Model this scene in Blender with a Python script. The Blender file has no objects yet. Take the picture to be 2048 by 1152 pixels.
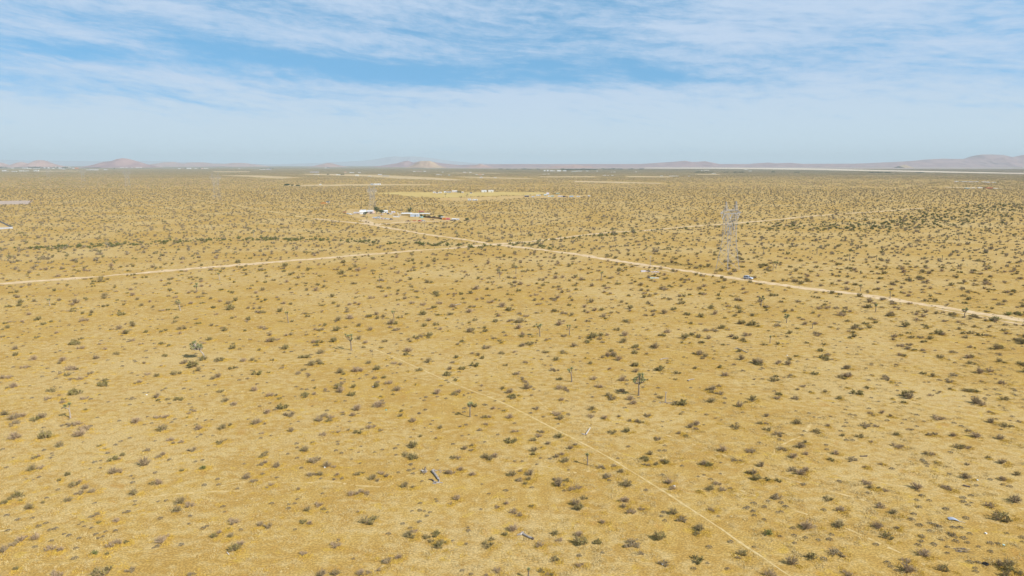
import bpy, bmesh, math, random
import numpy as np
from mathutils import Vector, Matrix, Quaternion
C = bpy.context.scene
COL = C.collection
R = math.radians

# ------------------------------------------------------------------ camera
EYE = 60.0
HORIZON = 329.0
F = 2048 * 24 / 36.0
PITCH = math.atan((576 - HORIZON) / F)
cam_d = bpy.data.cameras.new('camera')
cam_d.lens = 24.0
cam_d.sensor_width = 36.0
cam_d.clip_start = 0.5
cam_d.clip_end = 90000.0
cam = bpy.data.objects.new('camera', cam_d)
cam.location = (0, 0, EYE)
cam.rotation_euler = (math.pi / 2 - PITCH, 0, 0)
COL.objects.link(cam)
C.camera = cam

# ------------------------------------------------------------------ light and sky
SUN_EL = R(41.0)
SUN_AZ = math.atan2(0.80, -0.60)          # clockwise from +Y
sd = Vector((math.sin(SUN_AZ) * math.cos(SUN_EL), math.cos(SUN_AZ) * math.cos(SUN_EL), math.sin(SUN_EL)))
sun_d = bpy.data.lights.new('sun', 'SUN')
sun_d.energy = 5.0
sun_d.angle = R(0.53)
sun_d.color = (1.0, 0.955, 0.88)
sun = bpy.data.objects.new('sun', sun_d)
sun.rotation_euler = (-sd).to_track_quat('-Z', 'Y').to_euler()
sun.location = (200, -150, 300)
COL.objects.link(sun)

C.view_settings.view_transform = 'Standard'
C.view_settings.look = 'None'
C.view_settings.exposure = 0.19
C.view_settings.gamma = 1.0
C.view_settings.use_curve_mapping = False
C.render.engine = 'CYCLES'
C.cycles.max_bounces = 5
C.cycles.diffuse_bounces = 2
C.cycles.volume_bounces = 0
C.cycles.transparent_max_bounces = 8
C.cycles.use_denoising = True

world = bpy.data.worlds.new('World')
C.world = world
world.use_nodes = True


class NT:
    """small helper round a node tree"""
    def __init__(s, tree):
        s.t = tree
        s.n = tree.nodes
        s.l = tree.links

    def node(s, typ, **kw):
        n = s.n.new(typ)
        for k, v in kw.items():
            setattr(n, k, v)
        return n

    def put(s, sock, v):
        if isinstance(v, bpy.types.NodeSocket):
            s.l.new(v, sock)
        else:
            sock.default_value = v

    def math(s, op, a, b=0.0, c=None, clamp=False):
        n = s.node('ShaderNodeMath', operation=op, use_clamp=clamp)
        s.put(n.inputs[0], a)
        s.put(n.inputs[1], b)
        if c is not None:
            s.put(n.inputs[2], c)
        return n.outputs[0]

    def mix(s, fac, a, b, mode='MIX'):
        n = s.node('ShaderNodeMix', data_type='RGBA', blend_type=mode)
        s.put(n.inputs[0], fac)
        for sock, v in ((n.inputs[6], a), (n.inputs[7], b)):
            if not isinstance(v, bpy.types.NodeSocket) and len(v) == 3:
                v = (*v, 1)
            s.put(sock, v)
        return n.outputs[2]

    def noise(s, vec, scale, detail=3.0, rough=0.55, dist=0.0):
        n = s.node('ShaderNodeTexNoise')
        s.put(n.inputs['Vector'], vec)
        n.inputs['Scale'].default_value = scale
        n.inputs['Detail'].default_value = detail
        n.inputs['Roughness'].default_value = rough
        n.inputs['Distortion'].default_value = dist
        return n.outputs[0]

    def ramp(s, v, lo, hi, a=0.0, b=1.0, smooth=True):
        n = s.node('ShaderNodeMapRange')
        n.interpolation_type = 'SMOOTHSTEP' if smooth else 'LINEAR'
        s.put(n.inputs[0], v)
        for i, x in enumerate((lo, hi, a, b)):
            s.put(n.inputs[i + 1], x)
        return n.outputs[0]

    def xyz(s, x, y, z=0.0):
        n = s.node('ShaderNodeCombineXYZ')
        for i, v in enumerate((x, y, z)):
            s.put(n.inputs[i], v)
        return n.outputs[0]


def build_world():
    N = NT(world.node_tree)
    N.n.clear()
    out = N.node('ShaderNodeOutputWorld')
    bg = N.node('ShaderNodeBackground')
    N.l.new(bg.outputs[0], out.inputs[0])
    tc = N.node('ShaderNodeTexCoord')
    sep = N.node('ShaderNodeSeparateXYZ')
    N.l.new(tc.outputs['Generated'], sep.inputs[0])
    dx, dy, dz = sep.outputs
    # clear sky: looked up a little higher, so that the low sky keeps its blue
    up = N.xyz(dx, dy, N.math('ADD', N.math('MAXIMUM', dz, 0.0), 0.42))
    nrm = N.node('ShaderNodeVectorMath', operation='NORMALIZE')
    N.l.new(up, nrm.inputs[0])
    sky = N.node('ShaderNodeTexSky', sky_type='NISHITA')
    sky.sun_disc = False
    sky.sun_elevation = SUN_EL
    sky.sun_rotation = SUN_AZ
    sky.altitude = 700
    sky.air_density = 1.0
    sky.dust_density = 0.6
    sky.ozone_density = 1.6
    N.l.new(nrm.outputs[0], sky.inputs[0])
    # thin cirrus, laid out in azimuth and elevation (degrees)
    az = N.math('MULTIPLY', N.math('ARCTAN2', dx, dy), 57.2958)
    el = N.math('MULTIPLY', N.math('ARCSINE', dz), 57.2958)
    blue = N.mix(1.0, sky.outputs[0], N.mix(N.ramp(el, 14.0, 45.0), SKY_TINT, SKY_ZENITH), 'MULTIPLY')
    tilt = R(-5.5)
    u = N.math('ADD', N.math('MULTIPLY', az, math.cos(tilt)), N.math('MULTIPLY', el, -math.sin(tilt) * -1))
    v = N.math('ADD', N.math('MULTIPLY', az, -math.sin(tilt)), N.math('MULTIPLY', el, math.cos(tilt)))
    warp = N.noise(N.xyz(N.math('MULTIPLY', u, 0.05), N.math('MULTIPLY', v, 0.16), 3.1), 1.0, 3)
    v2 = N.math('ADD', v, N.math('MULTIPLY', N.math('SUBTRACT', warp, 0.5), 3.0))
    big = N.noise(N.xyz(N.math('MULTIPLY', u, 0.035), N.math('MULTIPLY', v2, 0.26), 7.7), 1.0, 4, 0.55)
    mid = N.noise(N.xyz(N.math('MULTIPLY', u, 0.10), N.math('MULTIPLY', v2, 0.75), 1.3), 1.0, 6, 0.62)
    fine = N.noise(N.xyz(N.math('MULTIPLY', u, 0.55), N.math('MULTIPLY', v2, 2.6), 5.2), 1.0, 6, 0.68)
    cov = N.math('ADD', N.math('MULTIPLY', big, 0.55), N.math('ADD', N.math('MULTIPLY', N.math('SUBTRACT', mid, 0.5), 0.95), 0.275))
    cov = N.math('ADD', cov, N.math('MULTIPLY', N.math('SUBTRACT', fine, 0.5), 0.72))
    # clearer gaps and thicker banks of this particular sky: az, el, half sizes, tilt, amount
    for a0, e0, ha, he, tl, amt in CLOUD_SPOTS:
        ca, sa = math.cos(R(tl)), math.sin(R(tl))
        da = N.math('SUBTRACT', az, a0)
        de = N.math('SUBTRACT', el, e0)
        p = N.math('ADD', N.math('MULTIPLY', da, ca / ha), N.math('MULTIPLY', de, sa / ha))
        q = N.math('ADD', N.math('MULTIPLY', da, -sa / he), N.math('MULTIPLY', de, ca / he))
        r2 = N.math('ADD', N.math('MULTIPLY', p, p), N.math('MULTIPLY', q, q))
        g = N.math('POWER', 2.718, N.math('MULTIPLY', r2, -1.0))
        cov = N.math('ADD', cov, N.math('MULTIPLY', g, amt))
    low = N.ramp(el, 0.0, 7.5, 0.36, 0.0)
    cov = N.math('ADD', cov, low)
    mask = N.math('MULTIPLY', N.ramp(cov, 0.15, 0.80, 0.0, 0.94), N.ramp(el, 15.0, 38.0, 1.0, 0.22))
    white = N.mix(N.ramp(el, 0.0, 8.0, 0.0, 1.0), CLOUD_LOW, CLOUD_HIGH)
    col = N.mix(mask, blue, white)
    N.l.new(col, bg.inputs[0])
    bg.inputs[1].default_value = SKY_STRENGTH


SKY_STRENGTH = 0.13
SKY_TINT = (1.22, 1.86, 1.74, 1)
SKY_ZENITH = (0.62, 0.66, 0.62, 1)
CLOUD_LOW = (4.2, 5.15, 5.7)
CLOUD_HIGH = (3.75, 4.65, 5.9)
CLOUD_SPOTS = [
    (-17.0, 7.9, 12.0, 1.0, -7, -0.34),
    (-8.0, 6.9, 6.5, 0.8, -4, -0.34),
    (4.5, 7.7, 8.0, 1.1, -3, -0.26),
    (4.0, 11.6, 12.0, 1.5, 2, -0.10),
    (11.5, 6.8, 3.0, 0.5, -2, -0.35),
    (-31.0, 7.6, 7.0, 0.7, -4, -0.28),
    (-33.0, 5.2, 6.0, 0.5, -4, -0.20),
    (28.0, 9.0, 8.0, 0.8, 4, -0.20),
    (-28.0, 10.6, 14.0, 1.5, -3, 0.14),
    (24.0, 11.2, 8.0, 1.5, 4, 0.14),
    (2.0, 5.6, 16.0, 0.8, -2, 0.15),
    (-24.0, 6.0, 8.0, 0.8, -6, 0.12),
]
build_world()


# ------------------------------------------------------------------ pixel <-> ground
CP, SP = math.cos(PITCH), math.sin(PITCH)


def ray(x, y):
    u = (x - 1024) / F
    v = (576 - y) / F
    return u, CP + v * SP, -SP + v * CP


def G(x, y, z=0.0):
    """the point of the ground (height z) seen at pixel x, y of the photograph"""
    a, b, c = ray(x, y)
    t = (z - EYE) / c
    return Vector((a * t, b * t, z))


def top_z(p, y):
    """height of a point straight above p seen at row y"""
    a, b, c = ray(1024, y)
    return EYE + c * p.y / b


def px_m(p):
    """metres per photo pixel at point p, across the view"""
    return (p.y * CP + (EYE - p.z) * SP) / F


def pix(P):
    """numpy ground points -> pixel columns and rows"""
    X, Y = P[:, 0], P[:, 1]
    dep = Y * CP + EYE * SP
    upv = Y * SP - EYE * CP
    return 1024 + F * X / dep, 576 - F * upv / dep


# ------------------------------------------------------------------ materials
MATS = {}


def mat(name, col, rough=0.9, metal=0.0, var=0.0, scale=3.0, spec=0.2, col2=None):
    if name in MATS:
        return MATS[name]
    m = bpy.data.materials.new(name)
    m.use_nodes = True
    N = NT(m.node_tree)
    b = N.n['Principled BSDF']
    b.inputs['Roughness'].default_value = rough
    b.inputs['Metallic'].default_value = metal
    b.inputs['Specular IOR Level'].default_value = spec
    c2 = col2 or tuple(c * (1 - var) for c in col)
    if var or col2:
        tc = N.node('ShaderNodeTexCoord')
        n = N.noise(tc.outputs['Object'], scale, 3)
        N.l.new(N.mix(N.ramp(n, 0.35, 0.65), col, c2), b.inputs['Base Color'])
    else:
        b.inputs['Base Color'].default_value = (*col, 1)
    MATS[name] = m
    return m


def ground_mat(name, tones, streak=(1.0, 1.0), far=True, fine=1.0):
    """dry grassland: tones = pale straw, golden straw, ochre soil"""
    m = bpy.data.materials.new(name)
    m.use_nodes = True
    N = NT(m.node_tree)
    b = N.n['Principled BSDF']
    b.inputs['Roughness'].default_value = 0.95
    b.inputs['Specular IOR Level'].default_value = 0.1
    geo = N.node('ShaderNodeNewGeometry')
    sep = N.node('ShaderNodeSeparateXYZ')
    N.l.new(geo.outputs['Position'], sep.inputs[0])
    x, y, z = sep.outputs
    vec = N.xyz(N.math('MULTIPLY', x, 0.8), y)
    big = N.noise(vec, 0.018, 4, 0.6)
    mid = N.noise(vec, 0.11, 4, 0.6, 0.4)
    small = N.noise(vec, 0.55, 4, 0.62)
    grain = N.noise(vec, 3.6, 3, 0.7)
    t1 = N.ramp(N.math('ADD', N.math('MULTIPLY', mid, 0.6), N.math('MULTIPLY', small, 0.4)), 0.40, 0.62)
    c = N.mix(t1, tones[2], tones[1])
    t2 = N.ramp(N.math('ADD', N.math('MULTIPLY', big, 0.5), N.math('MULTIPLY', small, 0.5)), 0.44, 0.60)
    c = N.mix(N.math('MULTIPLY', t2, 0.68), c, tones[0])
    # scattered golden and rusty patches of dead annuals
    pn = N.noise(vec, 0.30, 3, 0.55, 0.8)
    c = N.mix(N.math('MULTIPLY', N.ramp(pn, 0.60, 0.70), 0.55), c, tones[3])
    pn2 = N.noise(N.xyz(N.math('ADD', x, 431.0), y), 0.24, 3, 0.55, 0.6)
    c = N.mix(N.math('MULTIPLY', N.ramp(pn2, 0.61, 0.72), 0.5), c, tones[4])
    gr = N.ramp(grain, 0.36, 0.66, 0.72, 1.24)
    c = N.mix(1.0, c, N.xyz(gr, gr, gr), 'MULTIPLY')
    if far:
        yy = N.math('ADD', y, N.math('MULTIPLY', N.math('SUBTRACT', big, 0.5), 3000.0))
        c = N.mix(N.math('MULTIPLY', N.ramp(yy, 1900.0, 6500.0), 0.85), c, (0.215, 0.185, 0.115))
    N.l.new(c, b.inputs['Base Color'])
    bump = N.node('ShaderNodeBump')
    bump.inputs['Strength'].default_value = 0.55 * fine
    bump.inputs['Distance'].default_value = 0.25
    N.l.new(N.math('ADD', N.math('MULTIPLY', grain, 0.35), small), bump.inputs['Height'])
    N.l.new(bump.outputs[0], b.inputs['Normal'])
    return m


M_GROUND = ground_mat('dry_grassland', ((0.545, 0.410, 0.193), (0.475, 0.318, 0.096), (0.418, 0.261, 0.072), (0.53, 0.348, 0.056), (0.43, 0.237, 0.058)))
M_ROAD = mat('graded_dirt', (0.66, 0.50, 0.31), 0.95, col2=(0.55, 0.395, 0.205), scale=0.25)
M_TRAIL = mat('worn_trail', (0.63, 0.49, 0.25), 0.95, col2=(0.53, 0.38, 0.15), scale=0.6)
M_TRACK = mat('faint_track', (0.60, 0.455, 0.22), 0.95, col2=(0.49, 0.335, 0.115), scale=0.9)
M_YARD = mat('yard_dirt', (0.53, 0.385, 0.18), 0.95, col2=(0.47, 0.305, 0.10), scale=0.08)
M_FIELD = mat('mown_grass_field', (0.54, 0.41, 0.15), 0.95, col2=(0.49, 0.35, 0.115), scale=0.03)
M_BARE = mat('bare_pale_soil', (0.55, 0.42, 0.24), 0.95, col2=(0.45, 0.33, 0.16), scale=0.01)
M_PLAYA = mat('playa_silt', (0.64, 0.55, 0.40), 0.95, col2=(0.54, 0.45, 0.33), scale=0.002)
M_FAN = mat('far_fan_soil', (0.30, 0.235, 0.20), 0.95, col2=(0.40, 0.30, 0.23), scale=0.0012)
M_TWIG = mat('grey_twig', (0.385, 0.285, 0.175), 0.9)
M_TWIG_DRY = mat('dry_twig', (0.46, 0.335, 0.215), 0.9)
M_LEAF = mat('creosote_leaf', (0.30, 0.25, 0.085), 0.7, col2=(0.21, 0.18, 0.062), scale=2.0)
M_LEAF_GREY = mat('grey_leaf', (0.37, 0.29, 0.165), 0.8, col2=(0.27, 0.205, 0.115), scale=2.0)
M_LEAF_GREEN = mat('fresh_leaf', (0.22, 0.25, 0.055), 0.7, col2=(0.16, 0.18, 0.05), scale=2.0)
M_TUFT = mat('golden_grass', (0.62, 0.43, 0.085), 0.9, col2=(0.52, 0.33, 0.07), scale=0.8)
M_STRAW = mat('pale_straw', (0.63, 0.50, 0.25), 0.9, col2=(0.50, 0.37, 0.15), scale=0.8)
M_DWARF = mat('grey_dwarf_leaf', (0.26, 0.225, 0.165), 0.9, col2=(0.15, 0.12, 0.08), scale=4.0)
M_BARK = mat('joshua_bark', (0.30, 0.245, 0.19), 0.95, col2=(0.17, 0.13, 0.10), scale=4.0)
M_BARK_PALE = mat('pale_joshua_bark', (0.46, 0.39, 0.32), 0.95, col2=(0.30, 0.25, 0.20), scale=4.0)
M_SPIKE = mat('joshua_leaf', (0.26, 0.275, 0.12), 0.6, col2=(0.38, 0.375, 0.18), scale=1.6)
M_DEADLEAF = mat('dead_joshua_leaf', (0.20, 0.155, 0.10), 0.9)
M_WOOD = mat('weathered_wood', (0.46, 0.42, 0.38), 0.9, col2=(0.28, 0.245, 0.215), scale=2.5)
M_WOOD_DARK = mat('burnt_wood', (0.13, 0.10, 0.08), 0.95)
M_STEEL = mat('galvanised_steel', (0.40, 0.385, 0.38), 0.7, 0.1)
M_GLASSCAP = mat('insulator_porcelain', (0.55, 0.55, 0.58), 0.3)
M_CAR = mat('silver_paint', (0.58, 0.61, 0.69), 0.35, 0.0, spec=0.5)
M_WINDOW = mat('tinted_glass', (0.02, 0.024, 0.03), 0.08, spec=0.6)
M_RUBBER = mat('rubber', (0.025, 0.024, 0.024), 0.85)
M_RED = mat('red_lens', (0.40, 0.03, 0.03), 0.4)
M_TREELEAF = mat('yard_tree_leaf', (0.075, 0.11, 0.05), 0.8, col2=(0.045, 0.07, 0.04), scale=0.7)


# ------------------------------------------------------------------ mesh helpers
class MB:
    def __init__(s):
        s.v = []
        s.f = []
        s.mi = []

    def face(s, pts, mi=0):
        i = len(s.v)
        s.v.extend(tuple(p) for p in pts)
        s.f.append(tuple(range(i, i + len(pts))))
        s.mi.append(mi)

    def box(s, c, size, rz=0.0, mi=0):
        cx, cy, cz = c
        hx, hy, hz = (k / 2 for k in size)
        ca, sa = math.cos(rz), math.sin(rz)
        i = len(s.v)
        for dx, dy, dz in ((-1, -1, -1), (1, -1, -1), (1, 1, -1), (-1, 1, -1), (-1, -1, 1), (1, -1, 1), (1, 1, 1), (-1, 1, 1)):
            x, y = dx * hx, dy * hy
            s.v.append((cx + x * ca - y * sa, cy + x * sa + y * ca, cz + dz * hz))
        for q in ((0, 3, 2, 1), (4, 5, 6, 7), (0, 1, 5, 4), (1, 2, 6, 5), (2, 3, 7, 6), (3, 0, 4, 7)):
            s.f.append(tuple(i + k for k in q))
            s.mi.append(mi)

    def tube(s, pts, radii, sides=6, mi=0, cap=True):
        rings = []
        pts = [Vector(p) for p in pts]
        for k, p in enumerate(pts):
            a = pts[max(k - 1, 0)]
            b = pts[min(k + 1, len(pts) - 1)]
            d = (b - a)
            d = d.normalized() if d.length > 1e-9 else Vector((0, 0, 1))
            e = d.cross(Vector((0.31, 0.17, 0.93)) if abs(d.z) < 0.9 else Vector((1, 0.2, 0))).normalized()
            g = d.cross(e)
            ring = []
            for j in range(sides):
                an = 2 * math.pi * j / sides
                ring.append(len(s.v))
                s.v.append(tuple(p + (e * math.cos(an) + g * math.sin(an)) * radii[k]))
            rings.append(ring)
        for r0, r1 in zip(rings, rings[1:]):
            for j in range(sides):
                s.f.append((r0[j], r0[(j + 1) % sides], r1[(j + 1) % sides], r1[j]))
                s.mi.append(mi)
        if cap:
            s.f.append(tuple(reversed(rings[0])))
            s.mi.append(mi)
            s.f.append(tuple(rings[-1]))
            s.mi.append(mi)

    def mesh(s, name, mats):
        me = bpy.data.meshes.new(name)
        me.from_pydata(s.v, [], s.f)
        for m in (mats if isinstance(mats, (list, tuple)) else [mats]):
            me.materials.append(m)
        if any(s.mi):
            me.polygons.foreach_set('material_index', s.mi)
        me.update()
        return me

    def build(s, name, mats, parent=None, loc=None):
        o = bpy.data.objects.new(name, s.mesh(name, mats))
        COL.objects.link(o)
        if parent:
            o.parent = parent
        if loc is not None:
            o.location = loc
        return o


def tag(o, label=None, cat=None, group=None, kind=None):
    if label:
        o['label'] = label
    if cat:
        o['category'] = cat
    if group:
        o['group'] = group
    if kind:
        o['kind'] = kind
    return o


def empty(name, loc, rz=0.0, label=None, cat=None, group=None):
    o = bpy.data.objects.new(name, None)
    o.empty_display_size = 0.5
    COL.objects.link(o)
    o.location = loc
    o.rotation_euler = (0, 0, rz)
    return tag(o, label, cat, group)


def copy_tree(o, parent=None):
    c = o.copy()
    COL.objects.link(c)
    if parent:
        c.parent = parent
    for ch in list(o.children):
        copy_tree(ch, c)
    return c


# ------------------------------------------------------------------ ground, roads, fields
rng = random.Random(7)
nrng = np.random.default_rng(11)


def ground_sheet():
    # one sheet, rings of growing size, out to the far hills
    xs = [-34000, -20000, -9000, -3000, -1000, -300, 0, 300, 1000, 3000, 9000, 20000, 34000]
    ys = [-400, -100, 0, 100, 200, 400, 800, 1600, 3200, 6400, 12800, 20000, 34000]
    b = MB()
    b.v = [(x, y, 0.0) for y in ys for x in xs]
    n = len(xs)
    for j in range(len(ys) - 1):
        for i in range(n - 1):
            b.f.append((j * n + i, j * n + i + 1, (j + 1) * n + i + 1, (j + 1) * n + i))
            b.mi.append(0)
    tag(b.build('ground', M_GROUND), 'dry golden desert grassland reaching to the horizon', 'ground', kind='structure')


ground_sheet()
STRIPS = []        # polylines with half width, kept clear of bushes
POLYS = []         # polygons kept clear of bushes


def strip(name, pts, width, m, z, label=None, jit=0.22, step=2.5, clear=True, gaps=0.0):
    """a ribbon on the ground along photo points; the edge wanders a little"""
    P = [G(x, y) for x, y in pts]
    # resample with smoothing (Catmull-Rom)
    out = []
    for k in range(len(P) - 1):
        p0, p1, p2, p3 = P[max(k - 1, 0)], P[k], P[k + 1], P[min(k + 2, len(P) - 1)]
        n = max(2, int((p2 - p1).length / step))
        n = min(n, 160)
        for i in range(n):
            t = i / n
            q = 0.5 * ((2 * p1) + (p2 - p0) * t + (2 * p0 - 5 * p1 + 4 * p2 - p3) * t * t + (3 * p1 - p0 - 3 * p2 + p3) * t ** 3)
            out.append(q)
    out.append(P[-1])
    b = MB()
    wl = wr = 0.0
    prev = None
    for k, p in enumerate(out):
        a = out[max(k - 1, 0)]
        c = out[min(k + 1, len(out) - 1)]
        d = (c - a).normalized()
        nrm = Vector((-d.y, d.x, 0))
        wl = 0.7 * wl + rng.uniform(-jit, jit)
        wr = 0.7 * wr + rng.uniform(-jit, jit)
        L = p + nrm * width * (0.5 + wl)
        Rr = p - nrm * width * (0.5 + wr)
        L.z = Rr.z = z + 0.0000001 * p.length_squared
        if prev is not None and rng.random() >= gaps:
            b.face([prev[0], prev[1], Rr, L])
        prev = (L, Rr)
    o = b.build(name, m)
    tag(o, label, None, None, 'structure')
    if clear:
        STRIPS.append((np.array([(p.x, p.y) for p in out]), width * 0.5 + 0.6))
    return o


def patch(name, pts, m, z, label=None, clear=True, jit=0.06, sub=10):
    P = [G(x, y) for x, y in pts]
    out = []
    for k in range(len(P)):
        a, c = P[k], P[(k + 1) % len(P)]
        for i in range(sub):
            q = a.lerp(c, i / sub)
            L = (c - a).length * jit * (0 if i == 0 else 1)
            q = q + Vector((rng.uniform(-L, L) * .3, rng.uniform(-L, L) * .3, 0))
            out.append(q)
    bm = bmesh.new()
    vs = [bm.verts.new((q.x, q.y, z)) for q in out]
    f = bm.faces.new(vs)
    bmesh.ops.triangulate(bm, faces=[f])
    me = bpy.data.meshes.new(name)
    bm.to_mesh(me)
    bm.free()
    if sum(p.normal.z for p in me.polygons) < 0:
        me.flip_normals()
    me.materials.append(m)
    o = bpy.data.objects.new(name, me)
    COL.objects.link(o)
    tag(o, label, None, None, 'structure')
    if clear:
        POLYS.append(np.array([(q.x, q.y) for q in out]))
    return o


strip('road', [(-420, 602), (-200, 584.5), (-60, 573), (0, 568), (150, 557), (300, 544), (500, 527.5), (700, 512), (850, 500), (930, 494), (985, 488.5), (1010, 487)],
      6.8, M_ROAD, 0.012, 'pale graded dirt road running across the plain from the left edge')
strip('road', [(1000, 487.5), (1030, 485), (1090, 480), (1180, 469), (1224, 464.5), (1300, 460), (1380, 453), (1450, 448), (1536, 441), (1640, 431), (1760, 423), (1850, 416)],
      6.0, M_ROAD, 0.010, 'narrower dirt branch road going right from the crossroads', gaps=0.05)
strip('road', [(2700, 757), (2400, 703), (2200, 667), (2120, 653), (2048, 641), (2000, 634), (1900, 618), (1800, 601), (1700, 586), (1600, 574), (1536, 566), (1440, 552), (1340, 537), (1250, 524), (1180, 513), (1110, 503),
               (1054, 496), (985, 488.5), (937, 480), (862, 470.5), (812, 462), (762, 453), (730, 448), (687, 443.5), (630, 437.5)],
      6.2, M_ROAD, 0.018, 'pale graded dirt road crossing the other road diagonally')
strip('path', [(630, 437.5), (584, 430.5), (512, 418), (467, 410), (437, 406), (402, 401), (345, 393), (312, 387), (285, 383), (217, 375), (134, 365), (60, 355)],
      4.2, M_TRAIL, 0.014, 'far end of the diagonal dirt track, broken and fading', gaps=0.25)
strip('path', [(330, 600), (480, 622), (600, 643), (680, 672), (705, 681)], 0.30, M_TRACK, 0.006, 'thin fading upper end of the straight footpath', jit=0.3, step=1.0, gaps=0.3, clear=False)
strip('path', [(690, 676), (780, 711), (900, 764), (1000, 803), (1100, 853), (1200, 905), (1290, 959), (1400, 1030),
               (1500, 1098), (1580, 1152), (1650, 1205), (1780, 1310)], 0.38, M_TRAIL, 0.008, 'narrow straight footpath worn through the grass', jit=0.2, step=0.8)
strip('path', [(-40, 692), (0, 690), (200, 680), (512, 664), (690, 657), (900, 655), (960, 660), (1024, 668), (1150, 672), (1230, 687), (1340, 700),
               (1440, 714), (1536, 727), (1660, 760), (1790, 794), (1930, 828), (2060, 850)], 0.45, M_TRACK, 0.006, 'faint worn track across the open grass', jit=0.2, step=1.0, gaps=0.12, clear=False)
strip('path', [(430, 975), (500, 962), (600, 966), (660, 962), (720, 972), (775, 972), (800, 958), (850, 938)], 0.36, M_TRACK, 0.006,
      'winding pale animal trail ending at the fallen trunk', jit=0.35, step=0.5, gaps=0.25, clear=False)
strip('path', [(1030, 940), (1080, 932), (1140, 945), (1200, 938), (1260, 920), (1330, 915)], 0.4, M_TRACK, 0.006, 'faint animal trail by the short joshua tree', jit=0.3, step=0.7, gaps=0.3, clear=False)
strip('path', [(1480, 930), (1525, 916), (1548, 908), (1552, 896), (1575, 884), (1605, 870), (1622, 848)], 0.45, M_TRACK, 0.006, 'short winding animal trail among shrubs', jit=0.3, step=0.7, gaps=0.15, clear=False)
strip('path', [(860, 700), (960, 735), (1060, 790), (1130, 838), (1260, 850), (1420, 900), (1560, 952), (1760, 1010)], 0.35, M_TRACK, 0.006, 'very faint old wheel track', jit=0.3, step=0.9, gaps=0.45, clear=False)
strip('path', [(1160, 610), (1300, 660), (1480, 720), (1640, 800), (1800, 880), (1960, 960), (2080, 1010)], 0.35, M_TRACK, 0.007, 'second very faint old wheel track', jit=0.3, step=0.9, gaps=0.45, clear=False)
strip('path', [(1400, 950), (1560, 1010), (1700, 1060), (1850, 1130)], 0.4, M_TRACK, 0.006, 'broken yellowish wheel track through stubble', jit=0.3, step=0.9, gaps=0.4, clear=False)
strip('path', [(1640, 945), (1760, 965), (1900, 990), (2060, 1020)], 0.35, M_TRACK, 0.006, 'faint wheel track near the black board', jit=0.3, step=0.9, gaps=0.35, clear=False)
strip('path', [(0, 1062), (90, 1040), (200, 1012), (330, 990), (480, 982)], 0.5, M_TRACK, 0.006, 'pale flattened grass trail low in the field', jit=0.35, step=0.8, gaps=0.2, clear=False)
strip('path', [(-20, 755), (140, 742), (300, 738), (460, 728), (620, 726), (700, 704), (790, 700)], 0.4, M_TRACK, 0.007, 'faint pale track below the leaning joshua tree', jit=0.3, step=1.0, gaps=0.3, clear=False)
strip('path', [(1240, 528), (1290, 535), (1350, 545)], 2.2, M_ROAD, 0.010, 'short dirt turnout beside the road', clear=False)
strip('path', [(1870, 617), (1930, 628), (2000, 641), (2080, 655)], 2.0, M_ROAD, 0.010, 'side track along the road near its bend', clear=False)
strip('path', [(40, 440), (160, 438), (300, 433), (520, 426)], 2.0, M_TRACK, 0.010, 'faint long dirt track behind the first pylons', clear=False, gaps=0.2)

patch('dirt_yard', [(688, 424), (700, 432), (722, 438), (738, 446), (770, 448), (800, 447), (880, 443), (925, 441), (930, 436), (860, 431), (800, 427), (740, 421), (700, 418)], M_YARD, 0.02,
      'bare yellow yard of the roadside ranch')
strip('path', [(722, 440), (740, 446), (752, 451)], 9, M_ROAD, 0.028, 'wide dirt driveway into the ranch', clear=False)
strip('path', [(752, 451), (775, 446.5), (830, 443.5), (900, 442)], 7, M_ROAD, 0.028, 'dirt track along the front of the ranch', clear=False)
patch('field', [(735, 387), (800, 384), (905, 385), (1000, 384), (1080, 384.5), (1100, 387), (1068, 390), (1010, 391), (960, 393), (880, 395.5), (820, 393), (790, 389)], M_FIELD, 0.05,
      'cleared golden grass field around the white barns')
patch('dirt_lot', [(880, 396), (960, 394), (1060, 391), (1090, 393), (1010, 399), (930, 402), (880, 401)], M_YARD, 0.04, 'reddish bare lot below the golden field')
patch('dirt_lot', [(1044, 395), (1110, 397), (1160, 395), (1186, 391), (1120, 390), (1050, 391)], M_YARD, 0.05, 'bare lot strewn with trailers')
patch('dirt_lot', [(-30, 403), (0, 402), (50, 401), (66, 401.5), (57, 408.5), (20, 409), (-40, 409)], mat('gravel_pad', (0.52, 0.42, 0.34), 0.95, col2=(0.38, 0.29, 0.22), scale=0.4), 0.04,
      'pinkish gravel enclosure at the left edge')
patch('dirt_lot', [(-30, 447), (0, 443), (27, 457), (8, 459.5), (-40, 459)], M_YARD, 0.03, 'fenced pale yard corner at the left edge')
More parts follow.
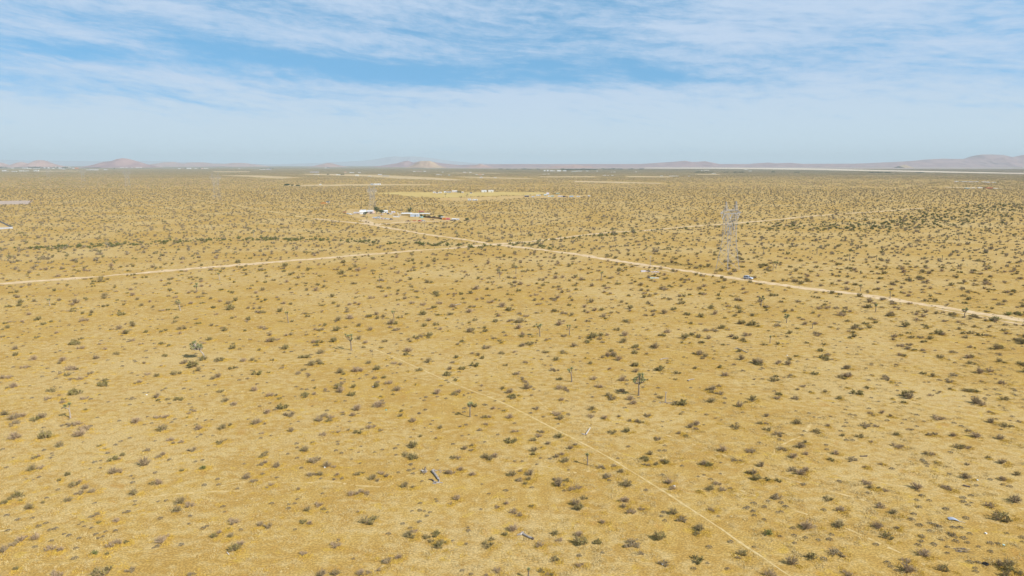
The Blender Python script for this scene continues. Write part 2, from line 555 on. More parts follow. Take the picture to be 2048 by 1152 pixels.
for k, (lab, pts) in enumerate([
        ('thin bare strip far behind the ranch', [(560, 371), (640, 369), (760, 368.5), (860, 369), (860, 370.5), (740, 371), (600, 373)]),
        ('long bare strip in the far scrubland', [(605, 347.5), (700, 348.5), (760, 350), (860, 355), (940, 360.5), (900, 361), (800, 357.5), (720, 352.5), (610, 349.5)]),
        ('bare strip below the small tan hill', [(900, 353), (1000, 355), (1065, 357), (1065, 358), (960, 356.5)]),
        ('bare strip before the far town', [(1080, 353), (1190, 352.5), (1190, 354.5), (1080, 354.8)]),
        ('pale strip among scrub far to the right of centre', [(1145, 362), (1230, 363), (1320, 366), (1320, 368), (1220, 366), (1150, 364)]),
        ('pale bare strip beyond the last barns', [(1250, 352), (1340, 353), (1340, 355), (1260, 354.5)]),
        ('pale strip in front of the playa', [(1390, 348), (1440, 348.5), (1440, 350), (1390, 349.5)]),
        ('pale strip near the distant left settlement', [(70, 342), (160, 341.2), (160, 342.6), (76, 343.2)]),
        ('pale strip left of the fourth pylon', [(425, 342.8), (500, 342.8), (500, 344.5), (425, 344.5)]),
        ('yellow strip behind the third pylon', [(430, 350.5), (520, 351), (600, 355), (560, 357.5), (480, 353)]),
        ('pale strip far at right', [(1890, 374), (1990, 376), (2020, 377.3), (1930, 376.5), (1890, 375)]),
        ('pale far strip on the plain', [(900, 345.4), (1000, 346), (1000, 347), (900, 346.4)])]):
    patch('bare_ground', pts, M_BARE, 0.12 + 0.01 * k, lab, jit=0.03)
patch('playa', [(1290, 335.2), (1440, 335.3), (1600, 336.2), (1720, 339.2), (1820, 341.4), (1930, 343.8), (2100, 347.2), (2100, 349), (1930, 346.0), (1820, 343.8), (1700, 341.6), (1600, 339.6), (1440, 337.6), (1290, 336.6)],
      M_PLAYA, 0.6, 'pale dry lake bed in front of the right hand hills', jit=0.01)

# ------------------------------------------------------------------ desert shrubs
def leaf_quad(b, p, size, rg, mi):
    d = Vector((rg.gauss(0, 1), rg.gauss(0, 1), rg.gauss(0, 1))).normalized()
    e = d.cross(Vector((rg.gauss(0, 1), rg.gauss(0, 1), rg.gauss(0, 1)))).normalized()
    l, w = size, size * 0.55
    b.face([p - d * l * .5, p + e * w * .5, p + d * l * .5, p - e * w * .5], mi)


def twig(b, p, q, w, rg, mi=0):
    d = (q - p)
    e = d.cross(Vector((rg.gauss(0, 1), rg.gauss(0, 1), rg.gauss(0, 1)))).normalized() * w
    g = d.cross(e).normalized() * w
    b.face([p - e, p + e, q], mi)
    b.face([p - g, p + g, q], mi)


def bush_mesh(name, seed, stems, leaves, leaf, leaf_mat, twig_mat, tall=1.0, lobes=1):
    """a vase of stems about 2 m wide: material 0 twigs, 1 leaves"""
    rg = random.Random(seed)
    b = MB()
    cents = [(Vector((0, 0, 0)), 1.0)]
    if lobes > 1:
        cents = []
        for k in range(lobes):
            an = 2 * math.pi * k / lobes + rg.uniform(-.5, .5)
            rr = rg.uniform(.40, .60)
            cents.append((Vector((math.cos(an) * rr, math.sin(an) * rr, 0)), rg.uniform(.45, .70)))
    lines = []
    gap = rg.uniform(0, 6.28)
    for k in range(stems):
        c, sz = cents[k % len(cents)]
        an = rg.uniform(0, 6.283)
        if abs((an - gap + 3.14) % 6.283 - 3.14) < 0.35 and rg.random() < .8:
            an += 1.1
        tl = R(rg.triangular(6, 78, 46))
        L = sz * rg.uniform(.72, 1.12) * (1.0 + .12 * math.cos(3 * an + seed))
        d = Vector((math.sin(tl) * math.cos(an), math.sin(tl) * math.sin(an), math.cos(tl) * 1.05 * tall))
        p0 = c + Vector((rg.uniform(-.1, .1), rg.uniform(-.1, .1), -0.03)) * sz
        p1 = p0 + d * L * .5 + Vector((0, 0, .02))
        p2 = p0 + d * L + Vector((0, 0, .13 * L))
        b.tube([p0, p1, p2], [.03 * sz + .006, .021 * sz, .008], 3, 0, False)
        lines += [(p0.lerp(p1, .6), p1), (p1, p2)]
        for j in range(3):
            q = p1.lerp(p2, rg.uniform(0, .7))
            e = (d + Vector((rg.gauss(0, .55), rg.gauss(0, .55), rg.gauss(.1, .4)))).normalized() * L * rg.uniform(.22, .45)
            twig(b, q, q + e, .018, rg)
            lines.append((q, q + e))
    for k in range(leaves):
        p, q = lines[rg.randrange(len(lines))]
        t = rg.uniform(.15, 1.03)
        pos = p.lerp(q, t) + Vector((rg.gauss(0, .035), rg.gauss(0, .035), rg.gauss(0, .03)))
        pos.z = max(pos.z, .02)
        leaf_quad(b, pos, leaf * rg.uniform(.6, 1.3), rg, 1)
    return b.mesh(name, [twig_mat, leaf_mat])


BUSH = {'G': [], 'M': [], 'B': [], 'F': []}
for s in range(4):
    BUSH['G'].append(bush_mesh('creosote_bush', 10 + s, 44, 760, .15, M_LEAF, M_TWIG, 1.0, 1 if s < 2 else 3))
    BUSH['M'].append(bush_mesh('creosote_bush', 20 + s, 56, 470, .125, M_LEAF if s % 2 else M_LEAF_GREY, M_TWIG, 1.0, 1 if s < 2 else 3))
    BUSH['B'].append(bush_mesh('dry_shrub', 30 + s, 78, 260, .105, M_LEAF_GREY, M_TWIG_DRY, .95, 1 if s < 2 else 3))
    BUSH['F'].append(bush_mesh('green_shrub', 40 + s, 32, 640, .16, M_LEAF_GREEN, M_TWIG, .9))

# shrubs read off the photograph: tile origin, zoom factor, then x, foot y, width and kind in the zoomed tile
TILES = [
    (0, 820, 6.777, '62,68,110,M;190,125,140,M;300,90,90,B;200,190,120,M;470,145,110,G;570,110,110,M;205,385,140,B;615,380,150,G;735,355,30,G;940,205,110,M;1050,205,110,B;1170,265,150,B;1085,350,160,B;1835,170,120,B;815,495,100,M;1340,490,60,M;1420,530,40,M;1985,560,90,M;470,655,90,M;525,635,50,B;435,820,110,M;560,790,90,B;1535,685,110,G;1665,620,60,G;1620,670,50,B;1530,860,110,M;1625,840,110,B;1960,745,160,M;920,885,80,G;805,960,60,G;1000,1020,130,M;1080,985,60,B;1245,1110,100,M;1160,1070,90,M;1070,1140,110,M;1815,1150,110,M'),
    (0, 985, 6.827, '60,155,80,F;130,105,70,G;235,60,110,G;320,50,60,M;280,115,50,F;400,225,120,M;590,145,50,G;935,120,100,M;1320,310,80,M;1350,415,60,G;1595,400,80,B;195,710,110,M;290,660,100,B;360,620,50,B;480,640,110,B;45,810,130,M;690,775,130,B;825,795,80,B;1295,840,80,F;1465,845,50,G;1510,735,110,B;1620,690,110,B;1725,685,70,G;220,1055,70,F;1380,1110,230,M;1770,1080,130,M;750,1148,180,B'),
    (300, 820, 6.777, '95,110,80,B;195,110,70,B;240,90,40,B;525,50,60,B;605,25,50,B;505,105,35,F;170,275,130,M;625,205,45,G;660,260,110,B;985,255,110,M;1090,215,60,M;1440,190,120,M;1500,165,60,B;1560,195,45,M;1590,45,90,B;1880,80,140,M;1915,290,80,M;1510,325,60,B;285,410,90,B;320,455,50,M;420,440,70,B;560,555,110,M;940,460,90,M;1020,410,50,M;110,645,80,M;180,610,70,B;720,800,80,F;435,830,50,F;1520,635,90,M;1575,590,60,M;1500,750,80,M;1565,720,60,B;1725,775,90,M;1310,930,100,M;1345,870,60,B;1530,875,60,M;1415,970,90,M;25,1010,80,M;120,1005,100,B;1640,1020,70,B;1590,1060,50,M;2015,1080,50,M'),
    (300, 985, 6.827, '380,260,120,M;420,150,130,M;530,190,130,B;1130,420,140,B;1510,450,80,M;1600,475,110,M;160,680,130,B;230,605,70,B;870,610,90,G;950,555,70,B;1075,500,40,F;1105,605,80,M;1150,790,130,G;1240,720,90,B;575,1130,110,M'),
    (600, 820, 6.777, '265,150,110,M;380,155,90,M;420,110,80,B;330,80,100,M;580,45,50,B;715,80,70,B;1365,90,60,M;1375,25,50,G;1530,160,90,B;320,340,90,B;440,305,45,B;525,305,60,B;660,280,40,M;790,315,100,G;845,265,50,M;970,240,110,B;1090,280,70,M;1905,250,70,M;1635,365,45,G;1845,390,45,B;1540,505,120,G;70,560,110,M;165,445,50,M;1465,620,110,M;1535,660,120,G;205,695,160,M;370,770,100,M;460,780,60,B;165,885,110,M;275,885,90,M;465,950,50,M;570,930,60,M;505,890,60,B;790,875,90,M;865,855,50,M;990,940,100,M;1055,965,60,M;1100,870,80,B;1175,905,60,M;1425,1045,100,M;1530,1055,50,M;730,1145,120,B;820,1110,90,B;915,1140,90,B;2010,865,90,M'),
    (600, 985, 6.827, '105,250,100,M;245,180,110,B;330,240,70,M;45,410,90,G;135,435,70,B;795,270,40,B;980,400,190,M;1490,600,110,M;1540,615,80,M;1560,540,80,B;1745,625,90,M;1865,590,120,G;1800,675,70,M;1900,750,130,G;1960,690,90,M;480,740,130,B;530,660,60,B;40,850,90,B;1190,945,130,M;1345,900,90,B;1075,1060,80,B;490,1130,110,M;300,1140,120,M;830,1120,110,B;940,1110,80,B'),
    (900, 820, 6.777, '475,100,80,M;535,105,60,B;815,110,90,B;725,15,50,M;1440,70,110,B;1495,130,90,M;1920,100,100,B;495,200,70,B;400,275,70,M;140,230,45,B;885,300,80,B;1215,300,80,M;1265,310,40,B;1135,410,100,M;1200,360,90,B;1480,375,110,G;1330,465,70,M;820,440,130,G;885,420,60,M;1240,515,30,M;1700,480,60,M;1635,530,75,M;1140,560,90,M;1125,610,60,G;200,535,70,M;290,550,60,M;300,490,50,M;35,660,80,M;115,660,80,M;480,650,100,M;545,680,80,M;610,640,80,B;1445,645,70,M;1520,610,60,B;1565,705,100,M;25,860,80,B;145,820,70,B;300,885,80,B;845,890,110,M;950,840,60,B;1085,880,110,M;940,955,100,M;1070,950,70,M;1025,1010,50,G;1440,960,120,M;1565,960,80,M;1475,1030,120,M;1545,1025,50,B;1660,1085,100,B;1735,1060,90,B'),
    (900, 985, 6.827, '10,160,50,B;100,95,90,B;1715,170,130,M;1770,235,120,G;1845,90,90,M;1110,190,60,M;770,160,70,B;640,205,70,B;880,275,110,B;950,315,90,B;860,520,130,B;755,585,70,G;510,720,140,M;560,650,80,M;1440,575,90,G;1490,665,90,B;1760,595,100,B;1790,710,150,G;2020,690,110,G;1220,740,110,B;1440,915,110,M;1770,1000,100,B;655,1080,110,B;1260,1090,90,M;1340,1125,60,B;1390,1135,50,G;500,1140,60,B'),
    (1200, 820, 6.777, '60,120,80,B;260,95,50,M;405,155,50,M;500,165,60,M;565,175,80,M;635,85,90,M;1085,60,50,M;160,310,110,M;360,300,90,G;1225,240,80,M;1310,205,80,B;1310,265,70,B;1830,250,120,M;1070,325,60,M;1155,355,60,M;775,400,100,M;1660,560,100,B;2010,570,90,B;680,605,80,M;620,680,120,G;590,745,50,M;655,750,60,M;860,690,70,B;900,725,90,G;765,745,70,M;1400,745,90,M;1480,755,100,G;1815,690,80,M;1910,695,50,B;30,790,100,M;190,765,70,M;285,845,80,M;90,910,120,M;370,1030,150,M;930,995,100,B;985,1075,90,B;1600,1010,90,B;1500,1085,110,M;1660,1095,100,B;1765,1070,60,B;1330,1105,40,F;2000,860,60,M'),
    (1200, 985, 6.827, '340,125,110,B;320,205,80,M;430,280,130,B;570,235,80,B;1000,295,120,M;1110,390,130,M;35,420,70,B;1360,520,140,M;1310,575,90,M;1530,250,80,B;820,645,140,G;430,735,200,M;555,845,80,M;860,985,130,M;1340,930,160,G;1960,840,140,M;1895,900,60,B'),
    (1500, 820, 6.777, '225,90,70,M;140,185,80,M;225,190,60,B;640,185,110,M;225,270,90,M;395,345,120,M;445,325,50,M;1055,220,50,B;910,310,110,M;1640,55,70,B;1790,45,60,B;1900,90,55,M;1575,235,130,M;1710,225,70,B;1985,340,70,G;1260,355,50,G;1475,365,90,M;1650,440,45,B;690,510,110,M;745,450,60,M;35,570,100,M;450,545,110,M;585,645,100,B;760,605,70,B;1165,600,80,B;1105,685,80,G;1390,690,120,M;1985,500,130,B;150,765,90,M;40,870,100,M;95,950,110,G;235,950,80,G;570,830,110,M;690,875,110,B;755,830,90,B;390,970,80,G;1770,740,50,B;1560,780,50,B;1570,1000,110,B;1625,1060,70,M;1740,1060,50,G;1835,1100,70,B'),
    (1500, 985, 6.827, '360,70,150,M;1065,95,120,M;1230,250,120,B;1770,200,120,B;1960,285,100,M;770,490,170,B;1220,470,140,M;1745,480,120,B;250,575,110,F;2010,495,60,M;1890,630,130,M;1200,850,180,M;840,900,120,G;570,980,150,M;1325,1125,110,B;280,1140,130,B'),
    (1748, 820, 6.777, '850,120,140,B;1565,35,60,B;1580,170,80,M;1810,230,110,M;1965,160,50,B;1270,285,70,M;740,340,80,M;820,330,70,M;1070,355,80,B;1380,370,110,B;1710,395,90,M;1170,510,130,M;1250,515,90,B;700,600,60,M;790,610,80,B;1535,650,60,M;1735,725,100,M;1260,740,70,M;840,720,50,M;1940,885,80,M;1245,925,120,M;1740,950,90,B;580,1065,120,B;965,1050,90,B;1025,1085,80,B'),
    (1748, 985, 6.827, '1930,130,150,M;1590,195,110,B;1760,360,220,M;1050,580,100,M;690,860,150,B;440,945,110,B;470,1080,170,B;960,1050,150,M;1710,1000,100,M;1840,1000,130,M;1830,1075,120,G;1965,1105,90,M;1800,1148,110,M'),
]
NEAR = []
for ox, oy, s, txt in TILES:
    for item in txt.split(';'):
        a, c, w, k = item.split(',')
        p = G(ox + float(a) / s, oy + float(c) / s)
        NEAR.append([p, max(.55, float(w) / s * px_m(p) * 1.42), k])
NEAR.sort(key=lambda q: -q[1] * F / q[0].length)
REST = NEAR[292:]
NEAR = NEAR[:292]

LANDMARKS = [
    (G(872, 960), 'the fallen trunk'), (G(1048, 1072), 'the broken log'), (G(1175, 930), 'the short joshua tree'),
    (G(1172, 870), 'the pale dead branch'), (G(940, 834), 'the three-headed joshua tree'), (G(142, 836), 'the white-trunked joshua tree'),
    (G(456, 1107), 'the white plastic pipe'), (G(1971, 1129), 'the lost black tyre'), (G(1907, 1041), 'the silver scrap sheet'), (G(1728, 913), 'the flat black board'),
    (G(1933, 973), 'the tilted black board'), (G(1921, 1101), 'the heap of dead sticks'), (G(1057, 1152), 'the joshua sprout'), (G(1331, 804), 'the standing dead trunk')]
KINDWORD = {'G': 'olive green creosote bush', 'M': 'grey-olive creosote bush', 'B': 'dried-out brown shrub', 'F': 'small fresh green shrub'}
KINDNAME = {'G': 'creosote_bush', 'M': 'creosote_bush', 'B': 'dry_shrub', 'F': 'green_shrub'}


def rel(p, q):
    d = p - q
    an = math.degrees(math.atan2(d.x, d.y)) % 360
    return ['beyond', 'beyond and right of', 'right of', 'nearer and right of', 'in front of', 'nearer and left of', 'left of', 'beyond and left of'][int((an + 22.5) // 45) % 8]


used = set()
for p, w, k in NEAR:
    v = rng.randrange(4)
    o = bpy.data.objects.new(KINDNAME[k], BUSH[k][v])
    COL.objects.link(o)
    s = w / 2.0
    o.location = p
    o.rotation_euler = (rng.uniform(-.05, .05), rng.uniform(-.05, .05), rng.uniform(0, 6.28))
    o.scale = (s * rng.uniform(.95, 1.1), s * rng.uniform(.85, 1.05), s * rng.uniform(.85, 1.1) * (1.0 if s < 1.2 else .9))
    size = 'large ' if w > 2.35 else ('low ' if w < 1.15 else '')
    word = KINDWORD[k] if not (size and k == 'F') else 'fresh green shrub'
    ranked = sorted(LANDMARKS, key=lambda L: (L[0] - p).length)
    for L in ranked + [None]:
        if L is None:
            lab = f'{size}{word} at {p.y:.1f} m out among the shrubs'
            break
        d = (p - L[0]).length
        lab = f'{size}{word} {d:.0f} m {rel(p, L[0])} {L[1]}'
        if lab in used:
            lab = f'{size}{word} {d:.1f} m {rel(p, L[0])} {L[1]}'
        if lab not in used:
            break
    used.add(lab)
    tag(o, lab, 'bush' if k in 'GM' else 'shrub', 'desert shrubs in the nearest grass')


# ------------------------------------------------------------------ far shrubs: too many to count
def instancer(name, pts, scl, rot, idx, meshes, label, cat):
    """one object that scatters copies of MESHES over its points"""
    c = bpy.data.collections.new(name + '_kinds')
    for k, me in enumerate(meshes):
        o = bpy.data.objects.new('%s_kind_%02d' % (name, k), me)
        c.objects.link(o)
    me = bpy.data.meshes.new(name)
    me.from_pydata([tuple(p) for p in pts], [], [])
    n = len(pts)
    a = me.attributes.new('scl', 'FLOAT_VECTOR', 'POINT')
    a.data.foreach_set('vector', np.asarray(scl, dtype=np.float32).ravel())
    a = me.attributes.new('rot', 'FLOAT', 'POINT')
    a.data.foreach_set('value', np.asarray(rot, dtype=np.float32))
    a = me.attributes.new('idx', 'INT', 'POINT')
    a.data.foreach_set('value', np.asarray(idx, dtype=np.int32))
    o = bpy.data.objects.new(name, me)
    COL.objects.link(o)
    ng = bpy.data.node_groups.new(name, 'GeometryNodeTree')
    ng.interface.new_socket('Geometry', in_out='INPUT', socket_type='NodeSocketGeometry')
    ng.interface.new_socket('Geometry', in_out='OUTPUT', socket_type='NodeSocketGeometry')
    gi = ng.nodes.new('NodeGroupInput')
    go = ng.nodes.new('NodeGroupOutput')
    iop = ng.nodes.new('GeometryNodeInstanceOnPoints')
    ci = ng.nodes.new('GeometryNodeCollectionInfo')
    ci.inputs['Collection'].default_value = c
    ci.inputs['Separate Children'].default_value = True
    ci.inputs['Reset Children'].default_value = True
    iop.inputs['Pick Instance'].default_value = True

    def attr(nm, typ):
        a = ng.nodes.new('GeometryNodeInputNamedAttribute')
        a.data_type = typ
        a.inputs['Name'].default_value = nm
        return [s for s in a.outputs if s.enabled and s.name == 'Attribute'][0]
    cx = ng.nodes.new('ShaderNodeCombineXYZ')
    ng.links.new(attr('rot', 'FLOAT'), cx.inputs[2])
    ng.links.new(gi.outputs[0], iop.inputs['Points'])
    ng.links.new(ci.outputs[0], iop.inputs['Instance'])
    ng.links.new(attr('idx', 'INT'), iop.inputs['Instance Index'])
    ng.links.new(cx.outputs[0], iop.inputs['Rotation'])
    ng.links.new(attr('scl', 'FLOAT_VECTOR'), iop.inputs['Scale'])
    ng.links.new(iop.outputs[0], go.inputs[0])
    md = o.modifiers.new('scatter', 'NODES')
    md.node_group = ng
    tag(o, label, cat, None, 'stuff')
    return o


def dist_poly(P, line):
    """distance of points to a polyline"""
    best = np.full(len(P), 1e9)
    for a, b in zip(line[:-1], line[1:]):
        d = b - a
        L2 = (d * d).sum() + 1e-9
        t = np.clip(((P - a) @ d) / L2, 0, 1)
        q = a + t[:, None] * d
        best = np.minimum(best, np.hypot(*(P - q).T))
    return best


def inside(P, poly):
    x, y = P[:, 0], P[:, 1]
    r = np.zeros(len(P), bool)
    j = len(poly) - 1
    for i in range(len(poly)):
        xi, yi = poly[i]
        xj, yj = poly[j]
        c = ((yi > y) != (yj > y)) & (x < (xj - xi) * (y - yi) / (yj - yi + 1e-12) + xi)
        r ^= c
        j = i
    return r


def keep_clear(P, extra=0.0):
    ok = np.ones(len(P), bool)
    for line, hw in STRIPS:
        lo, hi = line.min(0) - hw - 3, line.max(0) + hw + 3
        near = np.where(((P >= lo) & (P <= hi)).all(1) & ok)[0]
        if len(near):
            st = line[::3] if len(line) > 60 else line
            st = np.vstack([st, line[-1]])
            ok[near[dist_poly(P[near], st) < hw + extra]] = False
    for poly in POLYS:
        lo, hi = poly.min(0), poly.max(0)
        near = np.where(((P >= lo) & (P <= hi)).all(1) & ok)[0]
        if len(near):
            ok[near[inside(P[near], poly)]] = False
    return ok


def field_noise(P, scale, seed):
    """smooth value noise, 0..1"""
    g = np.random.default_rng(seed).random((64, 64))
    q = P / scale
    i = np.floor(q).astype(int)
    f = q - i
    f = f * f * (3 - 2 * f)
    def at(a, b):
        return g[(i[:, 0] + a) % 64, (i[:, 1] + b) % 64]
    return (at(0, 0) * (1 - f[:, 0]) + at(1, 0) * f[:, 0]) * (1 - f[:, 1]) + (at(0, 1) * (1 - f[:, 0]) + at(1, 1) * f[:, 0]) * f[:, 1]


def scatter(cell, y0, y1, xm):
    """clusters on a jittered grid inside the wedge the camera looks along, plus margins"""
    out = []
    for gy in np.arange(y0, y1, cell):
        half = gy * 0.78 * xm + 25
        gx = np.arange(-half, half, cell)
        out.append(np.stack([gx, np.full(len(gx), gy)], 1))
    P = np.vstack(out)
    P += nrng.uniform(-.62, .62, P.shape) * cell
    n = nrng.choice([1, 1, 1, 1, 2, 2, 3], len(P))
    Q = np.repeat(P, n, 0)
    first = np.r_[True, (Q[1:] != Q[:-1]).any(1)]
    off = nrng.normal(0, 2.0, Q.shape)
    off[first] = 0
    return Q + off


P1 = scatter(8.3, 40, 1735, 1.12)
px, py = pix(P1)
dist = np.hypot(*P1.T)
# the nearest shrubs in the picture are objects of their own
P1 = P1[~((py > 821) & (px > -30) & (px < 2078) & (py < 1170))]
den = 0.55 * field_noise(P1, 90, 1) + 0.45 * field_noise(P1, 28, 2)
px, py = pix(P1)
want = 0.90 + 0.55 * (den - .5) + 0.42 * np.clip((P1[:, 1] - 330) / 350, 0, 1)
want -= 0.14 * ((px < 560) & (py > 560))
P1 = P1[nrng.random(len(P1)) < want]
P1 = P1[keep_clear(P1, 0.3)]
kind = nrng.choice(3, len(P1), p=[.30, .42, .28])
size = np.exp(nrng.normal(0.92, .24, len(P1))) * (1 - .08 * np.clip((P1[:, 1] - 350) / 500, 0, 1))          # width in m
small = nrng.random(len(P1)) < .30
size[small] *= .5


def band(pts, spread, n, smin, smax, gk):
    """greener, larger shrubs along a wash or a road edge"""
    L = np.array([(G(x, y).x, G(x, y).y) for x, y in pts])
    seg = nrng.integers(0, len(L) - 1, n)
    t = nrng.random(n)[:, None]
    Q = L[seg] * (1 - t) + L[seg + 1] * t + nrng.normal(0, spread, (n, 2))
    return Q, np.full(n, gk), nrng.uniform(smin, smax, n)


more = [
    band([(60, 497), (180, 494), (300, 487), (420, 481), (512, 479), (600, 479), (700, 482), (800, 487), (880, 490), (960, 494)], 5, 160, 2.6, 5.2, 3),
    band([(980, 492), (1060, 488), (1100, 497), (1040, 490)], 6, 30, 2.2, 4.2, 3),
    band([(1090, 484), (1180, 474), (1240, 468), (1340, 459), (1500, 452)], 5, 60, 2.2, 4.4, 3),
    band([(1240, 522), (1190, 512), (1120, 500)], 3.5, 14, 1.8, 3.6, 0),
    band([(1540, 452), (1660, 454), (1780, 452), (1850, 446), (1960, 430)], 24, 240, 2.6, 5.2, 3),
    band([(1840, 446), (1880, 428), (1960, 419), (2050, 414), (2120, 404)], 28, 200, 2.6, 5.2, 3),
    band([(1980, 644), (2048, 632), (2100, 640)], 3, 16, 1.6, 3.6, 3),
    band([(1860, 622), (1960, 640), (2048, 652)], 2.5, 12, 1.4, 2.8, 1),
    band([(60, 499), (220, 491), (350, 483), (500, 478)], 9, 90, 1.8, 3.4, 3),
    band([(570, 432), (620, 440), (700, 452)], 5, 16, 2, 3.6, 0),
]
P1 = np.vstack([P1] + [m[0] for m in more] + [np.array([(p.x, p.y) for p, w, k in REST])])
kind = np.concatenate([kind] + [m[1] for m in more] + [np.array([{'G': 0, 'M': 1, 'B': 2, 'F': 0}[k] for p, w, k in REST])])
size = np.concatenate([size] + [m[2] for m in more] + [np.array([w for p, w, k in REST])])
ok = keep_clear(P1, -0.5)
P1, kind, size = P1[ok], kind[ok], size[ok]

M_FARLEAF = mat('far_creosote_leaf', (0.30, 0.265, 0.115), 0.8, col2=(0.23, 0.205, 0.09), scale=2.0)
M_FARGREY = mat('far_dry_leaf', (0.36, 0.29, 0.185), 0.8, col2=(0.275, 0.22, 0.135), scale=2.0)
M_WASH = mat('wash_leaf', (0.20, 0.205, 0.07), 0.7, col2=(0.15, 0.16, 0.055), scale=2.0)
LIGHT = [bush_mesh('far_bush', 60 + s, 16, 190, .30, (M_FARLEAF, M_FARLEAF, M_FARGREY, M_FARGREY, M_FARGREY, M_FARGREY)[s], (M_TWIG, M_TWIG, M_TWIG, M_TWIG, M_TWIG_DRY, M_TWIG_DRY)[s], 1.0, 1 if s % 2 else 2) for s in range(6)]
LIGHT += [bush_mesh('far_green_bush', 70 + s, 14, 230, .30, M_WASH, M_TWIG, .9, 1 + s) for s in range(2)]
MESHES = BUSH['G'] + BUSH['M'] + BUSH['B'] + BUSH['F'] + LIGHT
dist = np.hypot(*P1.T)
near = dist < 480
idx = np.where(near, kind * 4 + nrng.integers(0, 4, len(P1)), 16 + kind * 2 + nrng.integers(0, 2, len(P1)))
s = size / 2
scl = np.stack([s * nrng.uniform(.9, 1.1, len(s)), s * nrng.uniform(.8, 1.05, len(s)), s * nrng.uniform(.8, 1.1, len(s))], 1)
instancer('desert_scrub', np.c_[P1, np.zeros(len(P1))], scl, nrng.uniform(0, 6.28, len(P1)), idx, MESHES,
          'endless scatter of creosote bushes and dry shrubs across the desert plain', 'desert scrub')
SHRUBS = P1
SHRUB_SIZE = size


# patches of scrub for the far plain
def scrub_patch(seed, n, tree):
    rg = random.Random(seed)
    b = MB()
    for k in range(n):
        x, y = rg.uniform(-32, 32), rg.uniform(-32, 32)
        w = math.exp(rg.gauss(.80, .3)) * .5
        mi = rg.choice([0, 0, 1, 1, 1, 2])
        for j in range(16):
            p = Vector((x + rg.gauss(0, .42) * w * 1.2, y + rg.gauss(0, .42) * w * 1.2, abs(rg.gauss(.40, .3)) * w * 1.15 + .05))
            leaf_quad(b, p, w * .75, rg, mi)
    for k in range(tree):
        x, y = rg.uniform(-30, 30), rg.uniform(-30, 30)
        h = rg.uniform(2.2, 4.6)
        b.tube([(x, y, 0), (x + rg.uniform(-.3, .3), y, h)], [.16, .12], 4, 2)
        for j in range(10):
            leaf_quad(b, Vector((x + rg.gauss(0, .5), y + rg.gauss(0, .5), h + rg.gauss(0, .4))), .9, rg, 0)
    return b.mesh('scrub_patch', [M_FARLEAF, M_FARGREY, M_TWIG_DRY])


PATCHES = [scrub_patch(200 + k, n, t) for k, (n, t) in enumerate([(40, 1), (50, 2), (60, 2), (44, 3), (28, 1), (70, 2)])]
pts = []
for gy in np.arange(1764, 9400, 60):
    half = gy * 0.80 + 80
    gx = np.arange(-half, half, 60)
    pts.append(np.stack([gx, np.full(len(gx), gy)], 1))
P2 = np.vstack(pts) + 0.0
P2 += nrng.uniform(-12, 12, P2.shape)
ok = P2[:, 1] > 1700
for poly in POLYS:
    lo, hi = poly.min(0) - 20, poly.max(0) + 20
    c = np.where(((P2 >= lo) & (P2 <= hi)).all(1) & ok)[0]
    if len(c):
        for dx, dy in ((0, 0), (14, 0), (-14, 0), (0, 26), (0, -14)):
            ok[c[inside(P2[c] + np.array([dx, dy]), poly)]] = False
P2 = P2[ok]
den = field_noise(P2, 420, 5) * .6 + field_noise(P2 * np.array([.5, 1.0]), 170, 6) * .4
pick = np.digitize(den + nrng.normal(0, .08, len(P2)), [.30, .40, .50, .58, .66])
order = np.array([4, 0, 3, 1, 2, 5])
instancer('distant_scrub', np.c_[P2, np.zeros(len(P2))], np.ones((len(P2), 3)), nrng.choice([0, 1.5708, 3.1416, 4.7124], len(P2)), order[pick], PATCHES,
          'far desert scrub merging into an olive carpet towards the hills', 'desert scrub')


# ------------------------------------------------------------------ grass tufts and dwarf shrubs
def tuft_mesh(name, seed, blades, m, spread, h):
    rg = random.Random(seed)
    b = MB()
    for k in range(blades):
        p = Vector((rg.gauss(0, spread), rg.gauss(0, spread), 0))
        q = p + Vector((rg.gauss(0, h * .7), rg.gauss(0, h * .7), h * rg.uniform(.35, 1)))
        e = Vector((rg.gauss(0, 1), rg.gauss(0, 1), 0)).normalized() * .035
        b.face([p - e, p + e, q + e * .4, q - e * .4], 0)
    return b.mesh(name, m)


def dwarf_mesh(seed):
    rg = random.Random(seed)
    b = MB()
    for k in range(90):
        an, r = rg.uniform(0, 6.28), math.sqrt(rg.random()) * .5
        z = .34 * math.sqrt(max(0, 1 - (r / .52) ** 2)) * rg.uniform(.5, 1)
        leaf_quad(b, Vector((math.cos(an) * r, math.sin(an) * r, z)), .15, rg, 0)
    return b.mesh('dwarf_shrub', M_DWARF)


TUFTS = [tuft_mesh('golden_tuft', 300 + k, 60, M_TUFT, .34, .16) for k in range(3)] + [tuft_mesh('straw_tuft', 310 + k, 60, M_STRAW, .38, .17) for k in range(3)] + [dwarf_mesh(320 + k) for k in range(3)]
tp, ts, ti = [], [], []
allb = [(p.x, p.y, w) for p, w, k in NEAR] + [(x, y, w) for (x, y), w in zip(SHRUBS, SHRUB_SIZE) if 60 < y < 420]
for x, y, w in allb:                                   # golden annuals grow round the shrubs, most on the sunny near side
    if rng.random() < .18:
        continue
    for k in range(rng.randint(3, 11)):
        an = rng.gauss(-.6, 1.1)
        r = w * rng.uniform(.25, .95)
        tp.append((x + math.cos(an) * r, y + math.sin(an) * r, 0))
        ts.append(rng.uniform(.5, 1.35))
        ti.append(rng.randrange(3))
N0 = 15000
g = np.stack([nrng.uniform(-1, 1, N0), nrng.uniform(78, 300, N0)], 1)
g[:, 0] *= g[:, 1] * .80 + 10
dn = field_noise(g, 14, 9) * .6 + field_noise(g, 5, 10) * .4
g = g[dn > .42]
ok = keep_clear(g, .0)
g = g[ok]
